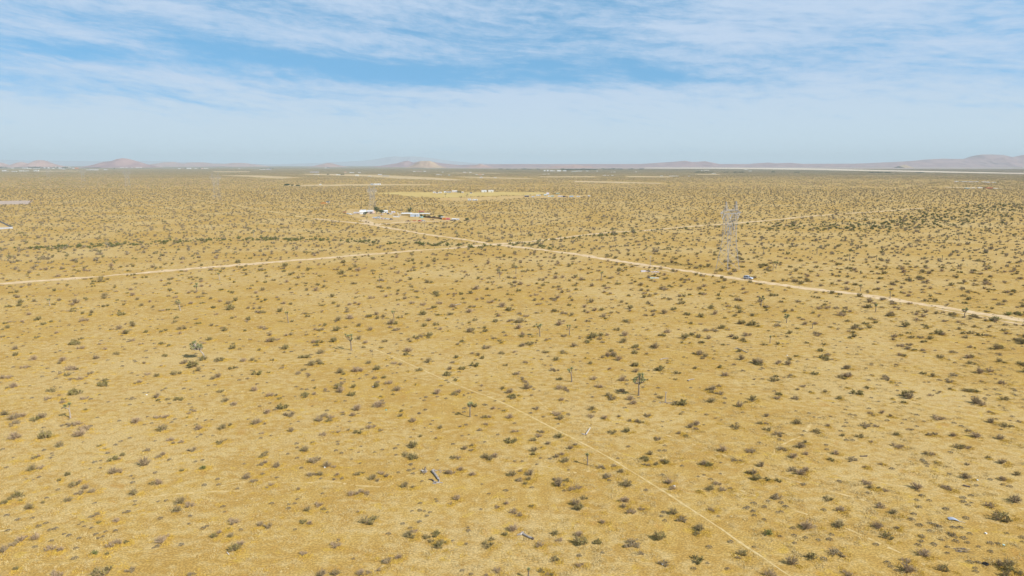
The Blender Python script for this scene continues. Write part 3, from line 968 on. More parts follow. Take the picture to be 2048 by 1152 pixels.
for x, y in g:
    tp.append((x, y, 0))
    ts.append(rng.uniform(.5, 1.3))
    ti.append(3 + rng.randrange(3) if rng.random() < .86 else rng.randrange(3))
DW = [(1748, 985, 6.827, '655,50;585,110;755,115;1215,78;1330,50;1220,132;1330,145;1285,178;615,207;985,232;545,300;520,378;765,427;625,452;840,450;890,470;1085,485;1180,490;755,525;1260,355;655,608;1105,612;1230,630;645,672;930,655;1275,690;1120,673;605,725;820,717;1005,750;1005,835;1430,745;1590,700;1590,812;1810,562;1310,570;1310,958;1425,963;1385,1040;1390,1083;185,965;230,1020;310,1070;2030,625;2030,680;1690,700'),
      (1500, 985, 6.827, '250,120;490,200;430,268;195,375;590,495;605,592;415,605;760,620;935,655;1115,580;610,695;1005,245;1010,915;1720,715;60,750;195,203;50,152;40,262;55,320;430,146;380,278;1090,650'),
      (1500, 820, 6.777, '710,345;735,292;870,100;945,108;1090,90;1425,78;1300,140;1230,288;1310,415;1390,415;1035,478;1045,540;1060,210;720,1015;1210,975;1590,1125;625,18;800,50;400,405;130,447'),
      (1748, 820, 6.777, '1040,580;655,682;680,708;715,738;720,768;250,803;1030,875;1580,948;1740,1015;1840,1042;595,1098;1720,268;470,272;515,272;580,225;1390,1030'),
      (1200, 820, 6.777, '880,488;805,555;880,555;845,228;1410,885;1330,905;1500,942;1635,868;1115,765;850,885;1410,205;1640,718;125,960;620,1092;240,660;385,500'),
      (1200, 985, 6.827, '870,278;845,330;885,390;1490,755;1280,1050;1745,1050;1785,680;1470,970;1620,330;30,830;1990,225;2020,205'),
      (900, 985, 6.827, '530,22;425,232;245,482;40,663;220,708;250,530;170,1070;1765,868;290,1120'),
      (900, 820, 6.777, '760,1098;1110,1055;435,1010;1230,657;1355,668;980,700;880,700;470,438;650,338;255,340;165,355;45,468;1180,742;1610,818;1550,1100'),
      (600, 820, 6.777, '1540,268;1690,245;1780,298;1800,150;1770,197;1500,375;1115,545;1010,578;795,578;485,555;510,435;515,470;700,540;830,497;1330,478;1290,525;1305,612;700,670;565,588;1865,683;1545,803;1480,822;1530,868;1335,850;1500,745;1655,970;280,935;1620,55;675,160;305,1135;815,725;25,790'),
      (600, 985, 6.827, '1640,150;1855,95;1870,125;1530,255;1640,250;1700,258;1775,275;1730,325;1630,405;1405,432;730,908;1505,490;1210,570;375,275'),
      (300, 820, 6.777, '340,130;640,125;760,140;1910,190;615,705;710,685;1280,735;265,680;920,942;740,1022;935,1018;1185,1070;1720,920;1990,460;1995,515;1995,655;1870,600;75,855;70,425;1500,385;1640,350;640,370;690,340;850,352;25,185;490,215'),
      (300, 985, 6.827, '140,360;535,432;780,465;725,495;995,200;1015,270;1660,155;1890,225;1895,165;1975,155;1980,510;1240,515;430,718;100,740;45,760;2015,95;220,115;115,128;550,328'),
      (0, 985, 6.827, '95,320;240,375;445,350;530,465;760,500;625,428;100,525;1080,440;1125,410;1150,465;1250,490;1310,575;1345,630;1405,605;1440,538;1580,530;1085,630;945,592;875,570;475,752;1690,280;1750,268;1840,170;1845,125;1295,150;1245,338;1020,905;1040,768;640,80;680,520;700,665'),
      (0, 820, 6.777, '185,650;1125,437;1570,478;1640,430;1760,385;720,620;600,548;1220,800;1360,790;1285,712;1810,930;1800,988;785,1085;350,940;450,950;1460,590;530,915;685,655;1365,690;590,245;90,785;2000,95;1775,900;35,540;700,595')]
for ox, oy, sc, txt in DW:
    for it in txt.split(';'):
        a, c = it.split(',')
        p = G(ox + float(a) / sc, oy + float(c) / sc)
        tp.append(tuple(p))
        ts.append(rng.uniform(.55, 1.05) if ox < 1400 else rng.uniform(.7, 1.15))
        ti.append(6 + rng.randrange(3))
for k in range(2200):
    y = rng.uniform(150, 420)
    x = rng.uniform(-1, 1) * (y * .8)
    tp.append((x, y, 0))
    ts.append(rng.uniform(.5, 1.2))
    ti.append(6 + rng.randrange(3))
instancer('dry_grass', tp, np.array([(s, s, s) for s in ts]), nrng.uniform(0, 6.28, len(tp)), ti, TUFTS,
          'golden dry grass, pale straw and tiny grey dwarf shrubs between the bushes', 'dry grass')


# ------------------------------------------------------------------ joshua trees
def spiky_head(b, c, d, size, rg, mi, n=70):
    """a rosette of stiff leaves round direction d"""
    d = d.normalized()
    for k in range(n):
        v = Vector((rg.gauss(0, 1), rg.gauss(0, 1), rg.gauss(0, 1))).normalized()
        if v.dot(d) < -.35:
            v = (v + d * 1.0).normalized()
        L = size * rg.uniform(.75, 1.1)
        e = v.cross(Vector((rg.gauss(0, 1), rg.gauss(0, 1), rg.gauss(0, 1)))).normalized() * size * .10
        base = c + d * rg.uniform(-.3, .3) * size
        b.face([base - e, base + e, base + v * L], mi)


def joshua(base, h, kind, seed, label, lean=0.0, pale=False, group='joshua trees', name='joshua_tree'):
    """trunk and crown; h height in m, lean = sideways shift of the top in m"""
    rg = random.Random(seed)
    root = empty(name, base, 0.0, label, 'joshua tree', group)
    t, c = MB(), MB()
    r0 = .075 + .022 * h
    if kind == 'dead':
        t.tube([(0, 0, -.1), (-.02, 0, h * .5), (lean * .8, 0, h * .84)], [r0 * 1.2, r0 * .95, r0 * .85], 8)
        t.tube([(lean * .8, 0, h * .82), (lean * .8 - .25, .1, h)], [r0 * .8, r0 * .5], 6)
        t.tube([(lean * .8, 0, h * .82), (lean * .8 + .3, 0, h * .97)], [r0 * .8, r0 * .5], 6)
    elif kind == 'bare':
        t.tube([(0, 0, -.1), (lean * .4, 0, h * .5)], [r0, r0 * .8], 7)
        for k in range(6):
            an, q = rg.uniform(0, 6.28), rg.uniform(.3, .7)
            p = Vector((lean * .4, 0, h * .48))
            e = Vector((math.cos(an) * h * .3, math.sin(an) * h * .3, h * rg.uniform(.25, .5)))
            t.tube([p, p + e * .5 + Vector((0, 0, .1)), p + e], [r0 * .6, r0 * .5, r0 * .3], 5)
            spiky_head(c, p + e, e, .22, rg, 1, 20)
    else:
        n, lo, spread, hs = {'single': (1, .80, .0, .50), 'two': (2, .62, .28, .62), 'three': (3, .64, .30, .60), 'few': (6, .58, .38, .60),
                             'many': (12, .56, .52, .62), 'dense': (26, .38, .55, .55), 'lean': (36, .50, .46, .52), 'wide': (14, .40, .75, .55)}[kind]
        fork = Vector((lean * (.55 if kind != 'lean' else .50), 0, h * lo))
        mid = Vector((lean * (.18 if kind == 'lean' else .25), rg.uniform(-.04, .04) * h, h * lo * .55))
        t.tube([(0, 0, -.12), mid, fork], [r0 * 1.25, r0 * .95, r0 * .9], 8)
        if kind == 'single':
            tip = Vector((lean, 0, h * .93))
            t.tube([fork, tip], [r0 * .9, r0 * .8], 7)
            spiky_head(c, tip, Vector((0, 0, 1)), min(.55, h * .22), rg, 0, 120)
            spiky_head(c, tip - Vector((0, 0, h * .10)), Vector((0, 0, -1)), min(.36, h * .15), rg, 1, 40)
        for k in range(n if kind != 'single' else 0):
            an = 6.283 * (k + rg.uniform(-.25, .25)) / n * (1 if n < 8 else 2.4)
            rr = h * spread * (rg.uniform(.65, 1.0) if n < 8 else math.sqrt(rg.uniform(.05, 1))) * .62
            zz = h * (rg.uniform(.82, .97) if n < 4 else lo + (1 - lo) * (rg.uniform(.25, .98) if n < 10 else rg.uniform(.2, .97) * (1 - .45 * (rr / (h * spread * .62)) ** 2)))
            if k == 0:
                zz = h * .95
                rr *= .5
            tip = fork * 1.0
            tip = Vector((fork.x + math.cos(an) * rr + (lean - fork.x) * .8 * (zz / h), math.sin(an) * rr * .9, zz - .12))
            el = fork.lerp(tip, .5) + Vector((math.cos(an) * rr * .22, math.sin(an) * rr * .22, -.05 * h))
            t.tube([fork, el, tip], [r0 * .62, r0 * .45, r0 * .36], 6)
            d = (tip - el).normalized() + Vector((0, 0, .5))
            spiky_head(c, tip, d, hs * rg.uniform(.85, 1.15), rg, 0, 90 if n < 10 else 60)
            spiky_head(c, tip - d.normalized() * hs * .8, -d, hs * .62, rg, 1, 26)
    t.build('trunk', M_BARK_PALE if pale else M_BARK, root)
    if c.v:
        c.build('crown', [M_SPIKE, M_DEADLEAF], root)
    return root


JT = [  # x, foot y, top y, kind, lean px, pale bark, label
    (141, 836, 806, 'two', -2, True, 'joshua tree with a whitish trunk and two small heads above shrubs'),
    (361, 621.5, 600, 'few', -4, True, 'small pale joshua tree leaning slightly, above the largest leaning one'),
    (394, 584, 567, 'few', -1, False, 'joshua tree with a tight round crown just below the left road'),
    (440, 561, 546, 'two', -2, True, 'small bent joshua tree directly below the left road'),
    (100, 612, 597, 'two', -1, True, 'small thin joshua tree alone at the far left below the road'),
    (577, 646, 623, 'three', -3, False, 'joshua tree standing at the upper end of the straight footpath'),
    (703, 701, 668, 'few', -3, False, 'joshua tree with a drooping left branch beside the straight footpath'),
    (788, 639, 622, 'three', -1, False, 'small joshua tree with three upright heads above the faint track'),
    (759, 565, 553, 'single', 0, False, 'tiny single-stalk joshua tree left of the crossroads'),
    (1000, 555, 539, 'few', -2, False, 'round-headed joshua tree below the crossroads'),
    (1032, 548, 532, 'three', 0, False, 'green bushy-headed joshua tree right below the crossroads'),
    (940, 834, 804, 'three', 1, False, 'three-headed joshua tree left of the straight footpath'),
    (1080, 673, 648, 'few', -2, False, 'joshua tree with a flat crown, left one of a close pair'),
    (1139, 671, 650, 'two', -1, False, 'green Y-shaped joshua tree, right one of a close pair'),
    (1143.5, 764, 735, 'three', -3, False, 'slim joshua tree with one low side head near the tall joshua tree'),
    (1277, 791, 747, 'many', 0, False, 'tallest near joshua tree with about nine tufted heads'),
    (1202, 562, 543, 'three', 2, False, 'sparse joshua tree below the dumped boards and the diagonal road'),
    (1522, 613, 591, 'few', 1, False, 'stout joshua tree below the parked silver car'),
    (1540, 686, 672, 'single', 0, False, 'dark single stalk joshua tree below the stout flat-crowned one'),
    (1175, 930, 908, 'single', -1, False, 'short single-headed joshua tree beside the straight footpath'),
    (1721, 583, 569, 'three', 0, False, 'joshua tree just beyond the diagonal road right of the car'),
    (1780, 597, 583, 'single', -1, False, 'single-headed joshua tree on the far verge of the diagonal road'),
    (1751, 624, 607, 'three', 0, False, 'joshua tree below the diagonal road with a flat small crown'),
    (1929, 636, 615, 'few', 0, False, 'umbrella-crowned joshua tree at the near edge of the diagonal road'),
    (1573, 646, 629, 'few', 0, False, 'flat-crowned joshua tree below and right of the stout one'),
    (1625, 656, 646, 'dead', 0, False, 'small dark dead stump right of the flat-crowned joshua tree'),
    (1634, 509, 494, 'two', 0, False, 'slim joshua tree above the road, right of the near pylon'),
    (1699, 520, 508, 'single', 0, False, 'slim joshua tree right of the near pylon, second of a row'),
    (1753, 520, 511, 'single', 0, False, 'short dark joshua tree in the scrub beyond the road, third of a row'),
    (1885, 520, 511, 'single', -1, False, 'short thin joshua tree alone in the right scrub, last of a row'),
    (1546, 541, 525, 'two', 0, False, 'left one of two touching joshua trees above the car'),
    (1552, 537.5, 523, 'few', 1, False, 'right one of two touching joshua trees above the car'),
    (1720, 549, 542, 'two', 1, False, 'squat forked joshua tree between road and thin row of joshua trees'),
    (1939, 472, 463, 'two', 0, False, 'joshua tree below the green wash, left of two'),
    (1963, 473, 465, 'three', 0, False, 'joshua tree below the green wash, right of two'),
    (1917, 480, 466, 'three', -1, False, 'tall thin joshua tree below the green wash at right'),
    (1890, 449, 440, 'few', 0, False, 'joshua tree inside the green wash at right'),
    (1567, 446, 439, 'few', 0, False, 'small joshua tree between the near pylon and the green wash'),
    (1751, 421, 416, 'few', 0, False, 'tiny joshua tree beside the far end of the road'),
    (1755, 405, 399, 'dense', 0, False, 'dark round joshua tree far off in the right plain'),
    (1683, 397, 389, 'few', 0, False, 'pale joshua tree far off beyond the near pylon'),
    (1266, 472, 454, 'dense', -1, False, 'large dense-crowned joshua tree on the branch road right of the crossroads'),
    (1226, 468, 456, 'few', 0, False, 'joshua tree left of the dense-crowned one on the branch road'),
    (1080, 490, 478, 'few', 0, False, 'grey joshua tree by the crossroads, lower of two'),
    (1121, 480, 471, 'few', 0, False, 'joshua tree above the crossroads on the branch road'),
    (1041, 465, 450, 'two', 0, False, 'thin joshua tree behind the crossroads'),
    (1167, 491, 483, 'two', 0, False, 'little joshua tree right of the crossroads between the two roads'),
    (1206, 487, 478, 'two', 0, False, 'slim joshua tree between the two roads, right of the little one'),
    (1352, 446, 433, 'few', 0, False, 'tall joshua tree left of the near pylon above the branch road'),
    (1527, 508, 494, 'two', 0, False, 'slim joshua tree right behind the near pylon'),
    (734, 443, 432, 'few', 0, False, 'joshua tree in front of the ranch driveway'),
    (914, 476, 464, 'few', 0, False, 'joshua tree below the ranch along the diagonal road'),
    (957, 474, 463, 'few', 0, False, 'joshua tree right of the ranch road, near the crossroads'),
    (849, 454.5, 442, 'bare', 0, False, 'bare many-armed joshua tree in front of the ranch corral'),
    (934, 395, 384.5, 'wide', 0, False, 'broad joshua tree on the cleared golden field'),
    (922, 400, 391, 'many', 0, False, 'bushy joshua tree on the reddish lot below the golden field'),
    (891, 394, 386, 'many', 0, False, 'joshua tree at the left of the golden field'),
    (958, 396, 391, 'few', 0, False, 'small joshua tree right of the broad one on the field'),
    (994, 398, 393, 'few', 0, False, 'small joshua tree at the right end of the reddish lot'),
    (523, 481, 470, 'few', 0, False, 'dark joshua tree by the green shrub row, left of centre'),
    (216, 494, 480, 'wide', -3, True, 'sprawling many-branched joshua tree in the green shrub row at left'),
    (159, 475, 467, 'three', 0, False, 'thin joshua tree above the sprawling one at left'),
    (424, 460, 448, 'three', 0, True, 'pale joshua tree above the green shrub row'),
    (508, 474, 460, 'few', 0, True, 'joshua tree above the left end of the ranch road'),
    (346, 423, 414, 'three', 0, False, 'small joshua tree below the third pylon'),
    (241, 407, 399, 'few', 0, False, 'small joshua tree below the fourth pylon'),
    (81, 408, 396, 'three', 0, False, 'joshua tree beside the pinkish gravel enclosure'),
    (30, 445, 435, 'three', 0, False, 'joshua tree above the fenced yard corner at left'),
    (2, 506, 495, 'few', 0, False, 'dark joshua tree cut by the left edge'),
    (1057, 1157, 1143, 'single', 0, False, 'pale green joshua sprout cut off by the bottom edge'),
]
for k, (x, yb, yt, kd, lean, pale, lab) in enumerate(JT):
    b = G(x, yb)
    h = max(1.6, top_z(b, yt))
    joshua(b, h, kd, 500 + k, lab, lean * px_m(b), pale)

lb = G(411, 717)
lt = joshua(lb, top_z(lb, 680), 'lean', 777, 'large joshua tree leaning left with a dense crown and bare pale trunk', -3.6, True)
sb = G(1331, 804)
joshua(sb, top_z(sb, 783), 'dead', 801, 'standing dead joshua trunk with a forked top and debris at its foot', 0, True, 'dead joshua wood')

# ------------------------------------------------------------------ power line
def lattice(b, c0, c1, r, brace, n=1):
    """X bracing between two four-cornered rings"""
    for k in range(4):
        b.tube([c0[k], c1[k]], [r, r], 4, 0, False)
        k2 = (k + 1) % 4
        b.tube([c0[k], c1[k2]], [brace, brace], 3, 0, False)
        b.tube([c0[k2], c1[k]], [brace, brace], 3, 0, False)
        b.tube([c1[k], c1[k2]], [brace, brace], 3, 0, False)


def ring(hx, hy, z, cx=0.0):
    return [Vector((cx - hx, -hy, z)), Vector((cx + hx, -hy, z)), Vector((cx + hx, hy, z)), Vector((cx - hx, hy, z))]


def pylon(base, H, rz, label):
    root = empty('lattice_pylon', base, rz, label, 'pylon', 'steel pylons of the power line')
    b = MB()
    r, br = (.165, .055) if base.y < 600 else (.11, .045)
    lv = [ring(.125 * H, .115 * H, -.3), ring(.112 * H, .092 * H, .14 * H), ring(.100 * H, .072 * H, .28 * H), ring(.094 * H, .056 * H, .41 * H), ring(.092 * H, .046 * H, .52 * H)]
    for a, c in zip(lv, lv[1:]):
        lattice(b, a, c, r, br)
    for s in (-1, 1):                                   # two inclined legs carry the beam
        m0 = ring(.030 * H, .046 * H, .52 * H, s * .062 * H)
        m1 = ring(.026 * H, .040 * H, .62 * H, s * .076 * H)
        m2 = ring(.022 * H, .034 * H, .72 * H, s * .088 * H)
        m3 = ring(.022 * H, .030 * H, .82 * H, s * .098 * H)
        for a, c in ((m0, m1), (m1, m2), (m2, m3)):
            lattice(b, a, c, r * .85, br * .8)
    for y in (-.046 * H, .046 * H):                     # cross braces of the window
        b.tube([(-.085 * H, y, .52 * H), (.094 * H, y * .65, .82 * H)], [br * 1.7] * 2, 3, 0, False)
        b.tube([(.085 * H, y, .52 * H), (-.094 * H, y * .65, .82 * H)], [br * 1.7] * 2, 3, 0, False)
    b.build('tower_frame', M_STEEL, root)
    a = MB()
    xs = [-.215, -.16, -.105, -.05, 0, .05, .105, .16, .215]
    rings = []
    for x in xs:
        t = 1 - max(0, abs(x) - .105) / .11 * .8
        z1 = .825 * H + (.05 * H) * t
        rings.append([Vector((x * H, -.03 * H * t - .05, .822 * H + (1 - t) * .012 * H)), Vector((x * H, .03 * H * t + .05, .822 * H + (1 - t) * .012 * H)), Vector((x * H, .03 * H * t + .05, z1)), Vector((x * H, -.03 * H * t - .05, z1))])
    for c0, c1 in zip(rings, rings[1:]):
        lattice(a, c0, c1, r * .8, br * .85)
    a.build('cross_arm', M_STEEL, root)
    for s in (-1, 1):
        p = MB()
        lattice(p, ring(.022 * H, .028 * H, .872 * H, s * .10 * H), ring(.012 * H, .014 * H, .935 * H, s * .105 * H), r * .7, br * .8)
        lattice(p, ring(.012 * H, .014 * H, .935 * H, s * .105 * H), ring(.004 * H, .004 * H, H, s * .11 * H), r * .7, br * .8)
        p.build('earth_wire_peak', M_STEEL, root)
    for x in (-.165, 0, .165):
        for s in (-1, 1):
            q = MB()
            q.tube([((x + s * .038) * H, 0, .822 * H), (x * H, 0, .745 * H)], [.13, .13], 5)
            q.build('insulator', M_GLASSCAP, root)


PYL = [(1455, 538, 403, 'nearest and largest lattice pylon, standing by the silver car and the road'),
       (745, 424, 371, 'faint lattice pylon rising right behind the ranch trees'),
       (434, 399, 345, 'lattice pylon left of the ranch, third along the power line'),
       (256, 375.5, 338, 'distant lattice pylon below the purple hill'),
       (167, 364.5, 338, 'tiny lattice pylon near the far settlement, fifth along the line'),
       (97, 357, 336, 'tiniest, farthest lattice pylon towards the left edge')]
pb = [G(x, y) for x, y, t, l in PYL]
for k, (x, y, t, lab) in enumerate(PYL):
    d = (pb[min(k + 1, 5)] - pb[max(k - 1, 0)])
    pylon(pb[k], top_z(pb[k], t), math.atan2(d.y, d.x) - math.pi / 2, lab)


# ------------------------------------------------------------------ the silver car on the road
def extrude(b, prof, w0, w1=None, mi=0, zsplit=None):
    """a side profile (x, z) given width; points above zsplit are w1 wide"""
    def w(z):
        if w1 is None:
            return w0
        return w0 + (w1 - w0) * max(0, min(1, (z - zsplit[0]) / (zsplit[1] - zsplit[0])))
    A = [(x, -w(z), z) for x, z in prof]
    B = [(x, w(z), z) for x, z in prof]
    b.face(A, mi)
    b.face(list(reversed(B)), mi)
    n = len(prof)
    for i in range(n):
        j = (i + 1) % n
        b.face([A[j], A[i], B[i], B[j]], mi)


def suv(base, rz, label):
    root = empty('parked_car', base, rz, label, 'car')
    b = MB()
    low = [(-2.30, .42), (-2.42, .55), (-2.44, .92), (-2.36, 1.08), (1.02, 1.08), (1.95, 1.00), (2.30, .86), (2.42, .62), (2.36, .40),
           (1.92, .40), (1.84, .66), (1.66, .80), (1.34, .80), (1.14, .66), (1.06, .38), (-1.06, .38), (-1.14, .66), (-1.34, .80), (-1.66, .80), (-1.84, .66), (-1.92, .40)]
    extrude(b, low, .94)
    cab = [(-2.34, 1.06), (-2.20, 1.62), (-2.05, 1.76), (-1.8, 1.82), (-.2, 1.83), (.12, 1.78), (.98, 1.06)]
    extrude(b, cab, .90, .74, 0, (1.06, 1.83))
    b.build('body', M_CAR, root)

    def side(s, quad):
        g = MB()
        pts = []
        for x, z in quad:
            w = .90 + (.74 - .90) * (z - 1.06) / .77 + .012
            pts.append((x, s * w, z))
        g.face(pts)
        g.build('window', M_WINDOW, root)
    for s in (-1, 1):
        side(s, [(-2.05, 1.16), (-1.30, 1.16), (-1.30, 1.64), (-1.98, 1.64)])
        side(s, [(-1.20, 1.16), (-.42, 1.16), (-.42, 1.66), (-1.20, 1.66)])
        side(s, [(-.32, 1.16), (.66, 1.16), (.16, 1.64), (-.32, 1.66)])
    g = MB()
    g.face([(.94, -.80, 1.12), (.94, .80, 1.12), (.21, .70, 1.72), (.21, -.70, 1.72)])
    g.build('windscreen', M_WINDOW, root)
    g = MB()
    g.face([(-2.345, -.78, 1.18), (-2.345, .78, 1.18), (-2.235, .70, 1.62), (-2.235, -.70, 1.62)])
    g.build('rear_window', M_WINDOW, root)
    for x in (-1.5, 1.5):
        for s in (-1, 1):
            w = MB()
            w.tube([(x, s * .70, .36), (x, s * .94, .36)], [.37, .37], 16)
            wo = w.build('wheel', M_RUBBER, root)
            h = MB()
            h.tube([(x, s * .92, .36), (x, s * .955, .36)], [.21, .19], 12)
            h.build('rim', M_STEEL, wo)
    for s in (-1, 1):
        t = MB()
        t.box((-2.43, s * .80, .98), (.06, .18, .30))
        t.build('tail_light', M_RED, root)
        t = MB()
        t.box((2.28, s * .70, .80), (.10, .30, .14))
        t.build('headlight', M_GLASSCAP, root)
        t = MB()
        t.tube([(-1.9, s * .62, 1.86), (-.1, s * .62, 1.88)], [.03, .03], 5)
        t.build('roof_rail', M_STEEL, root)
        t = MB()
        t.box((.62, s * 1.0, 1.14), (.12, .18, .14))
        t.build('mirror', M_CAR, root)
    for x in (-2.42, 2.40):
        t = MB()
        t.box((x, 0, .52), (.14, 1.78, .20))
        t.build('bumper', M_STEEL, root)


d = G(1520, 562.5) - G(1470, 556.2)
suv(G(1496.3, 558.3) + Vector((0, 0, .02)), math.atan2(d.y, d.x), 'silver station wagon with dark windows parked on the diagonal dirt road')


# ------------------------------------------------------------------ buildings, trailers, vehicles of the far settlements
PAINT = {'white': (.70, .69, .67), 'cream': (.72, .66, .54), 'grey': (.42, .43, .45), 'pale': (.60, .60, .60), 'dark': (.09, .09, .10), 'red': (.46, .10, .06),
         'orange': (.66, .24, .06), 'pink': (.62, .20, .20), 'blue': (.42, .50, .60), 'teal': (.16, .42, .46), 'lilac': (.60, .56, .62), 'brown': (.26, .17, .11), 'green': (.42, .50, .42), 'rose': (.60, .46, .40)}


def paint(n):
    return mat('paint_' + n, PAINT[n], .7, var=.12, scale=.4)


def house(x0, x1, yb, hpx, wall, roof, label, kind='gable', depth=None, group=None, rz=0.0):
    p = G((x0 + x1) / 2, yb)
    m = px_m(p)
    w, h = (x1 - x0) * m, hpx * m
    dp = depth or max(3.0, min(9.0, w * .6))
    name = {'gable': 'house', 'flat': 'trailer', 'shed': 'shed', 'barn': 'barn', 'carport': 'carport'}[kind]
    root = empty(name, p + Vector((0, dp / 2, 0)), rz, label, {'gable': 'house', 'flat': 'trailer', 'shed': 'shed', 'barn': 'barn', 'carport': 'carport'}[kind], group)
    b, r = MB(), MB()
    hw, hd = w / 2, dp / 2
    if kind == 'flat':
        z0 = min(.5, h * .2)
        b.box((0, 0, z0 + (h - z0) * .48), (w, dp, (h - z0) * .96))
        r.box((0, 0, h + .06), (w + .1, dp + .1, .14))
        b.build('wall', paint(wall), root)
        r.build('roof', paint(roof), root)
        for k in range(max(1, int(w / 4))):
            q = MB()
            q.box((-hw + w * (k + .5) / max(1, int(w / 4)), -hd - .02, z0 + (h - z0) * .58), (1.1, .05, (h - z0) * .30))
            q.build('window', M_WINDOW, root)
        q = MB()
        q.box((0, 0, z0 / 2), (w * .9, dp * .85, z0))
        q.build('skirt', paint('dark'), root)
        return root
    if kind == 'carport':
        for sx in (-1, 1):
            for sy in (-1, 1):
                q = MB()
                q.box((sx * (hw - .2), sy * (hd - .2), h * .42), (.18, .18, h * .84))
                q.build('post', paint('grey'), root)
        r.face([(-hw, -hd, h * .84), (hw, -hd, h * .84), (hw, hd, h), (-hw, hd, h)])
        r.face([(-hw, hd, h - .12), (hw, hd, h - .12), (hw, -hd, h * .84 - .12), (-hw, -hd, h * .84 - .12)])
        r.face([(-hw, -hd, h * .84 - .12), (hw, -hd, h * .84 - .12), (hw, -hd, h * .84), (-hw, -hd, h * .84)])
        r.build('roof', paint(roof), root)
        return root
    eave = h * (.62 if kind != 'barn' else .80)
    b.box((0, 0, eave / 2), (w, dp, eave))
    for s in (-1, 1):
        b.face([(s * hw, -hd, eave), (s * hw, hd, eave), (s * hw, 0, h - .12)])
    b.build('wall', paint(wall), root)
    o = .3
    for s in (-1, 1):
        r.face([(-hw - o, s * (hd + o), eave - .1), (hw + o, s * (hd + o), eave - .1), (hw + o, 0, h), (-hw - o, 0, h)])
    for s in (-1, 1):
        r.face([(-hw - o, s * (hd + o), eave - .22), (hw + o, s * (hd + o), eave - .22), (hw + o, s * (hd + o), eave - .1), (-hw - o, s * (hd + o), eave - .1)])
    r.build('roof', paint(roof), root)
    q = MB()
    q.box((w * .1, -hd - .02, min(1.05, eave * .42)), (min(1.0, w * .2), .06, min(2.1, eave * .84)))
    q.build('door', paint('dark'), root)
    if kind == 'gable':
        for s in (-.28, .34):
            q = MB()
            q.box((w * s, -hd - .02, eave * .55), (w * .14, .06, eave * .3))
            q.build('window', M_WINDOW, root)
    if kind == 'barn':
        q = MB()
        q.box((-hw - .02, 0, eave * .45), (.06, dp * .9, eave * .9))
        q.build('dark_gable', paint('dark'), root)  # dark panel covering most of the left gable
    return root


def yard_tree(x, yb, yt, wpx, label, group='trees among the far houses', sparse=False):
    p = G(x, yb)
    m = px_m(p)
    h, w = max(2.0, top_z(p, yt)), wpx * m
    rg = random.Random(int(x * 7 + yb))
    root = empty('yard_tree', p, 0, label, 'tree', group)
    t, c = MB(), MB()
    t.tube([(0, 0, -.1), (rg.uniform(-.1, .1), 0, h * .3), (0, 0, h * .7)], [w * .05 + .08, w * .04 + .06, .04], 6)
    tips = []
    for k in range(7):
        an = k * .9 + rg.uniform(-.3, .3)
        e = Vector((math.cos(an) * w * .36 * rg.uniform(.6, 1.1), math.sin(an) * w * .36, h * rg.uniform(.35, .85)))
        t.tube([(0, 0, h * rg.uniform(.15, .35)), e * .6 + Vector((0, 0, h * .12)), e], [w * .03 + .03, w * .02 + .02, .02], 4)
        tips.append(e)
    t.build('trunk', M_BARK, root)
    sz = max(.45, w * .13)
    for k in range(220 if sparse else 700):
        e = tips[k % 7]
        q = e + Vector((rg.gauss(0, w * .17), rg.gauss(0, w * .17), rg.gauss(0, h * .13)))
        q.z = min(max(q.z, h * .10), h)
        leaf_quad(c, q, sz * rg.uniform(.6, 1.2), rg, 0)
    c.build('crown', M_TREELEAF, root)


RG = 'buildings of the roadside ranch'
house(718, 730.5, 428.5, 7.0, 'white', 'white', 'bright white walled ranch house left of the dark ranch tree', 'gable', 9, RG, .2)
house(721, 731, 423.5, 4.0, 'cream', 'pale', 'low pale-roofed building behind the bright ranch house', 'gable', 7, RG)
house(734, 746, 427, 6.5, 'rose', 'pale', 'pinkish ranch house with pale roof beside the dark ranch tree', 'gable', 9, RG, -.1)
house(763, 774, 426, 5.2, 'pale', 'white', 'pale metal ranch shed right of the dark ranch tree', 'gable', 9, RG, .25)
house(707, 717, 427, 2.6, 'lilac', 'white', 'low pale trailer left of the bright ranch house', 'flat', 3, RG)
house(686.5, 691, 425, 2.4, 'red', 'brown', 'small dark red shed at the left end of the ranch', 'shed', 3, RG)
house(782, 790, 426, 3.0, 'lilac', 'pale', 'pale trailer behind the ranch truck', 'flat', 3, RG, .3)
house(801, 822, 431, 4.2, 'white', 'white', 'long open white-roofed carport at the ranch', 'carport', 14, RG)
house(820.5, 837, 433.5, 6.3, 'blue', 'white', 'blue-grey ranch barn with white roof, right of the carport', 'barn', 10, RG)
house(838, 859, 431, 4.0, 'pale', 'white', 'long low white-roofed stable running right from the ranch barn', 'carport', 8, RG)
house(837, 848, 424, 2.2, 'rose', 'red', 'small pinkish hut behind the ranch barn', 'shed', 4, RG)
house(885, 891.5, 440, 3.8, 'orange', 'orange', 'bright orange box trailer at the right end of the ranch', 'flat', 3, RG)
house(892, 899.5, 440, 3.8, 'pink', 'pink', 'pinkish red box trailer beside the orange one', 'flat', 3, RG)
house(881, 888, 436, 2.2, 'pale', 'white', 'small white canopy roof behind the orange box trailer', 'carport', 5, RG)
house(904, 911, 440, 3.2, 'grey', 'pale', 'grey shed right of the pinkish red box trailer', 'shed', 4, RG)
house(912, 918, 440, 2.6, 'lilac', 'pale', 'last small pale shed at the right end of the ranch', 'shed', 4, RG)
house(652.5, 658.5, 405, 3.0, 'white', 'dark', 'small white hut beside the orange earth pile', 'shed', 3)
house(935.5, 942, 401.5, 4.0, 'pale', 'grey', 'short grey container on the reddish lot', 'flat', 4)
house(945, 955, 401.5, 3.0, 'white', 'white', 'long white trailer on the reddish lot', 'flat', 4)
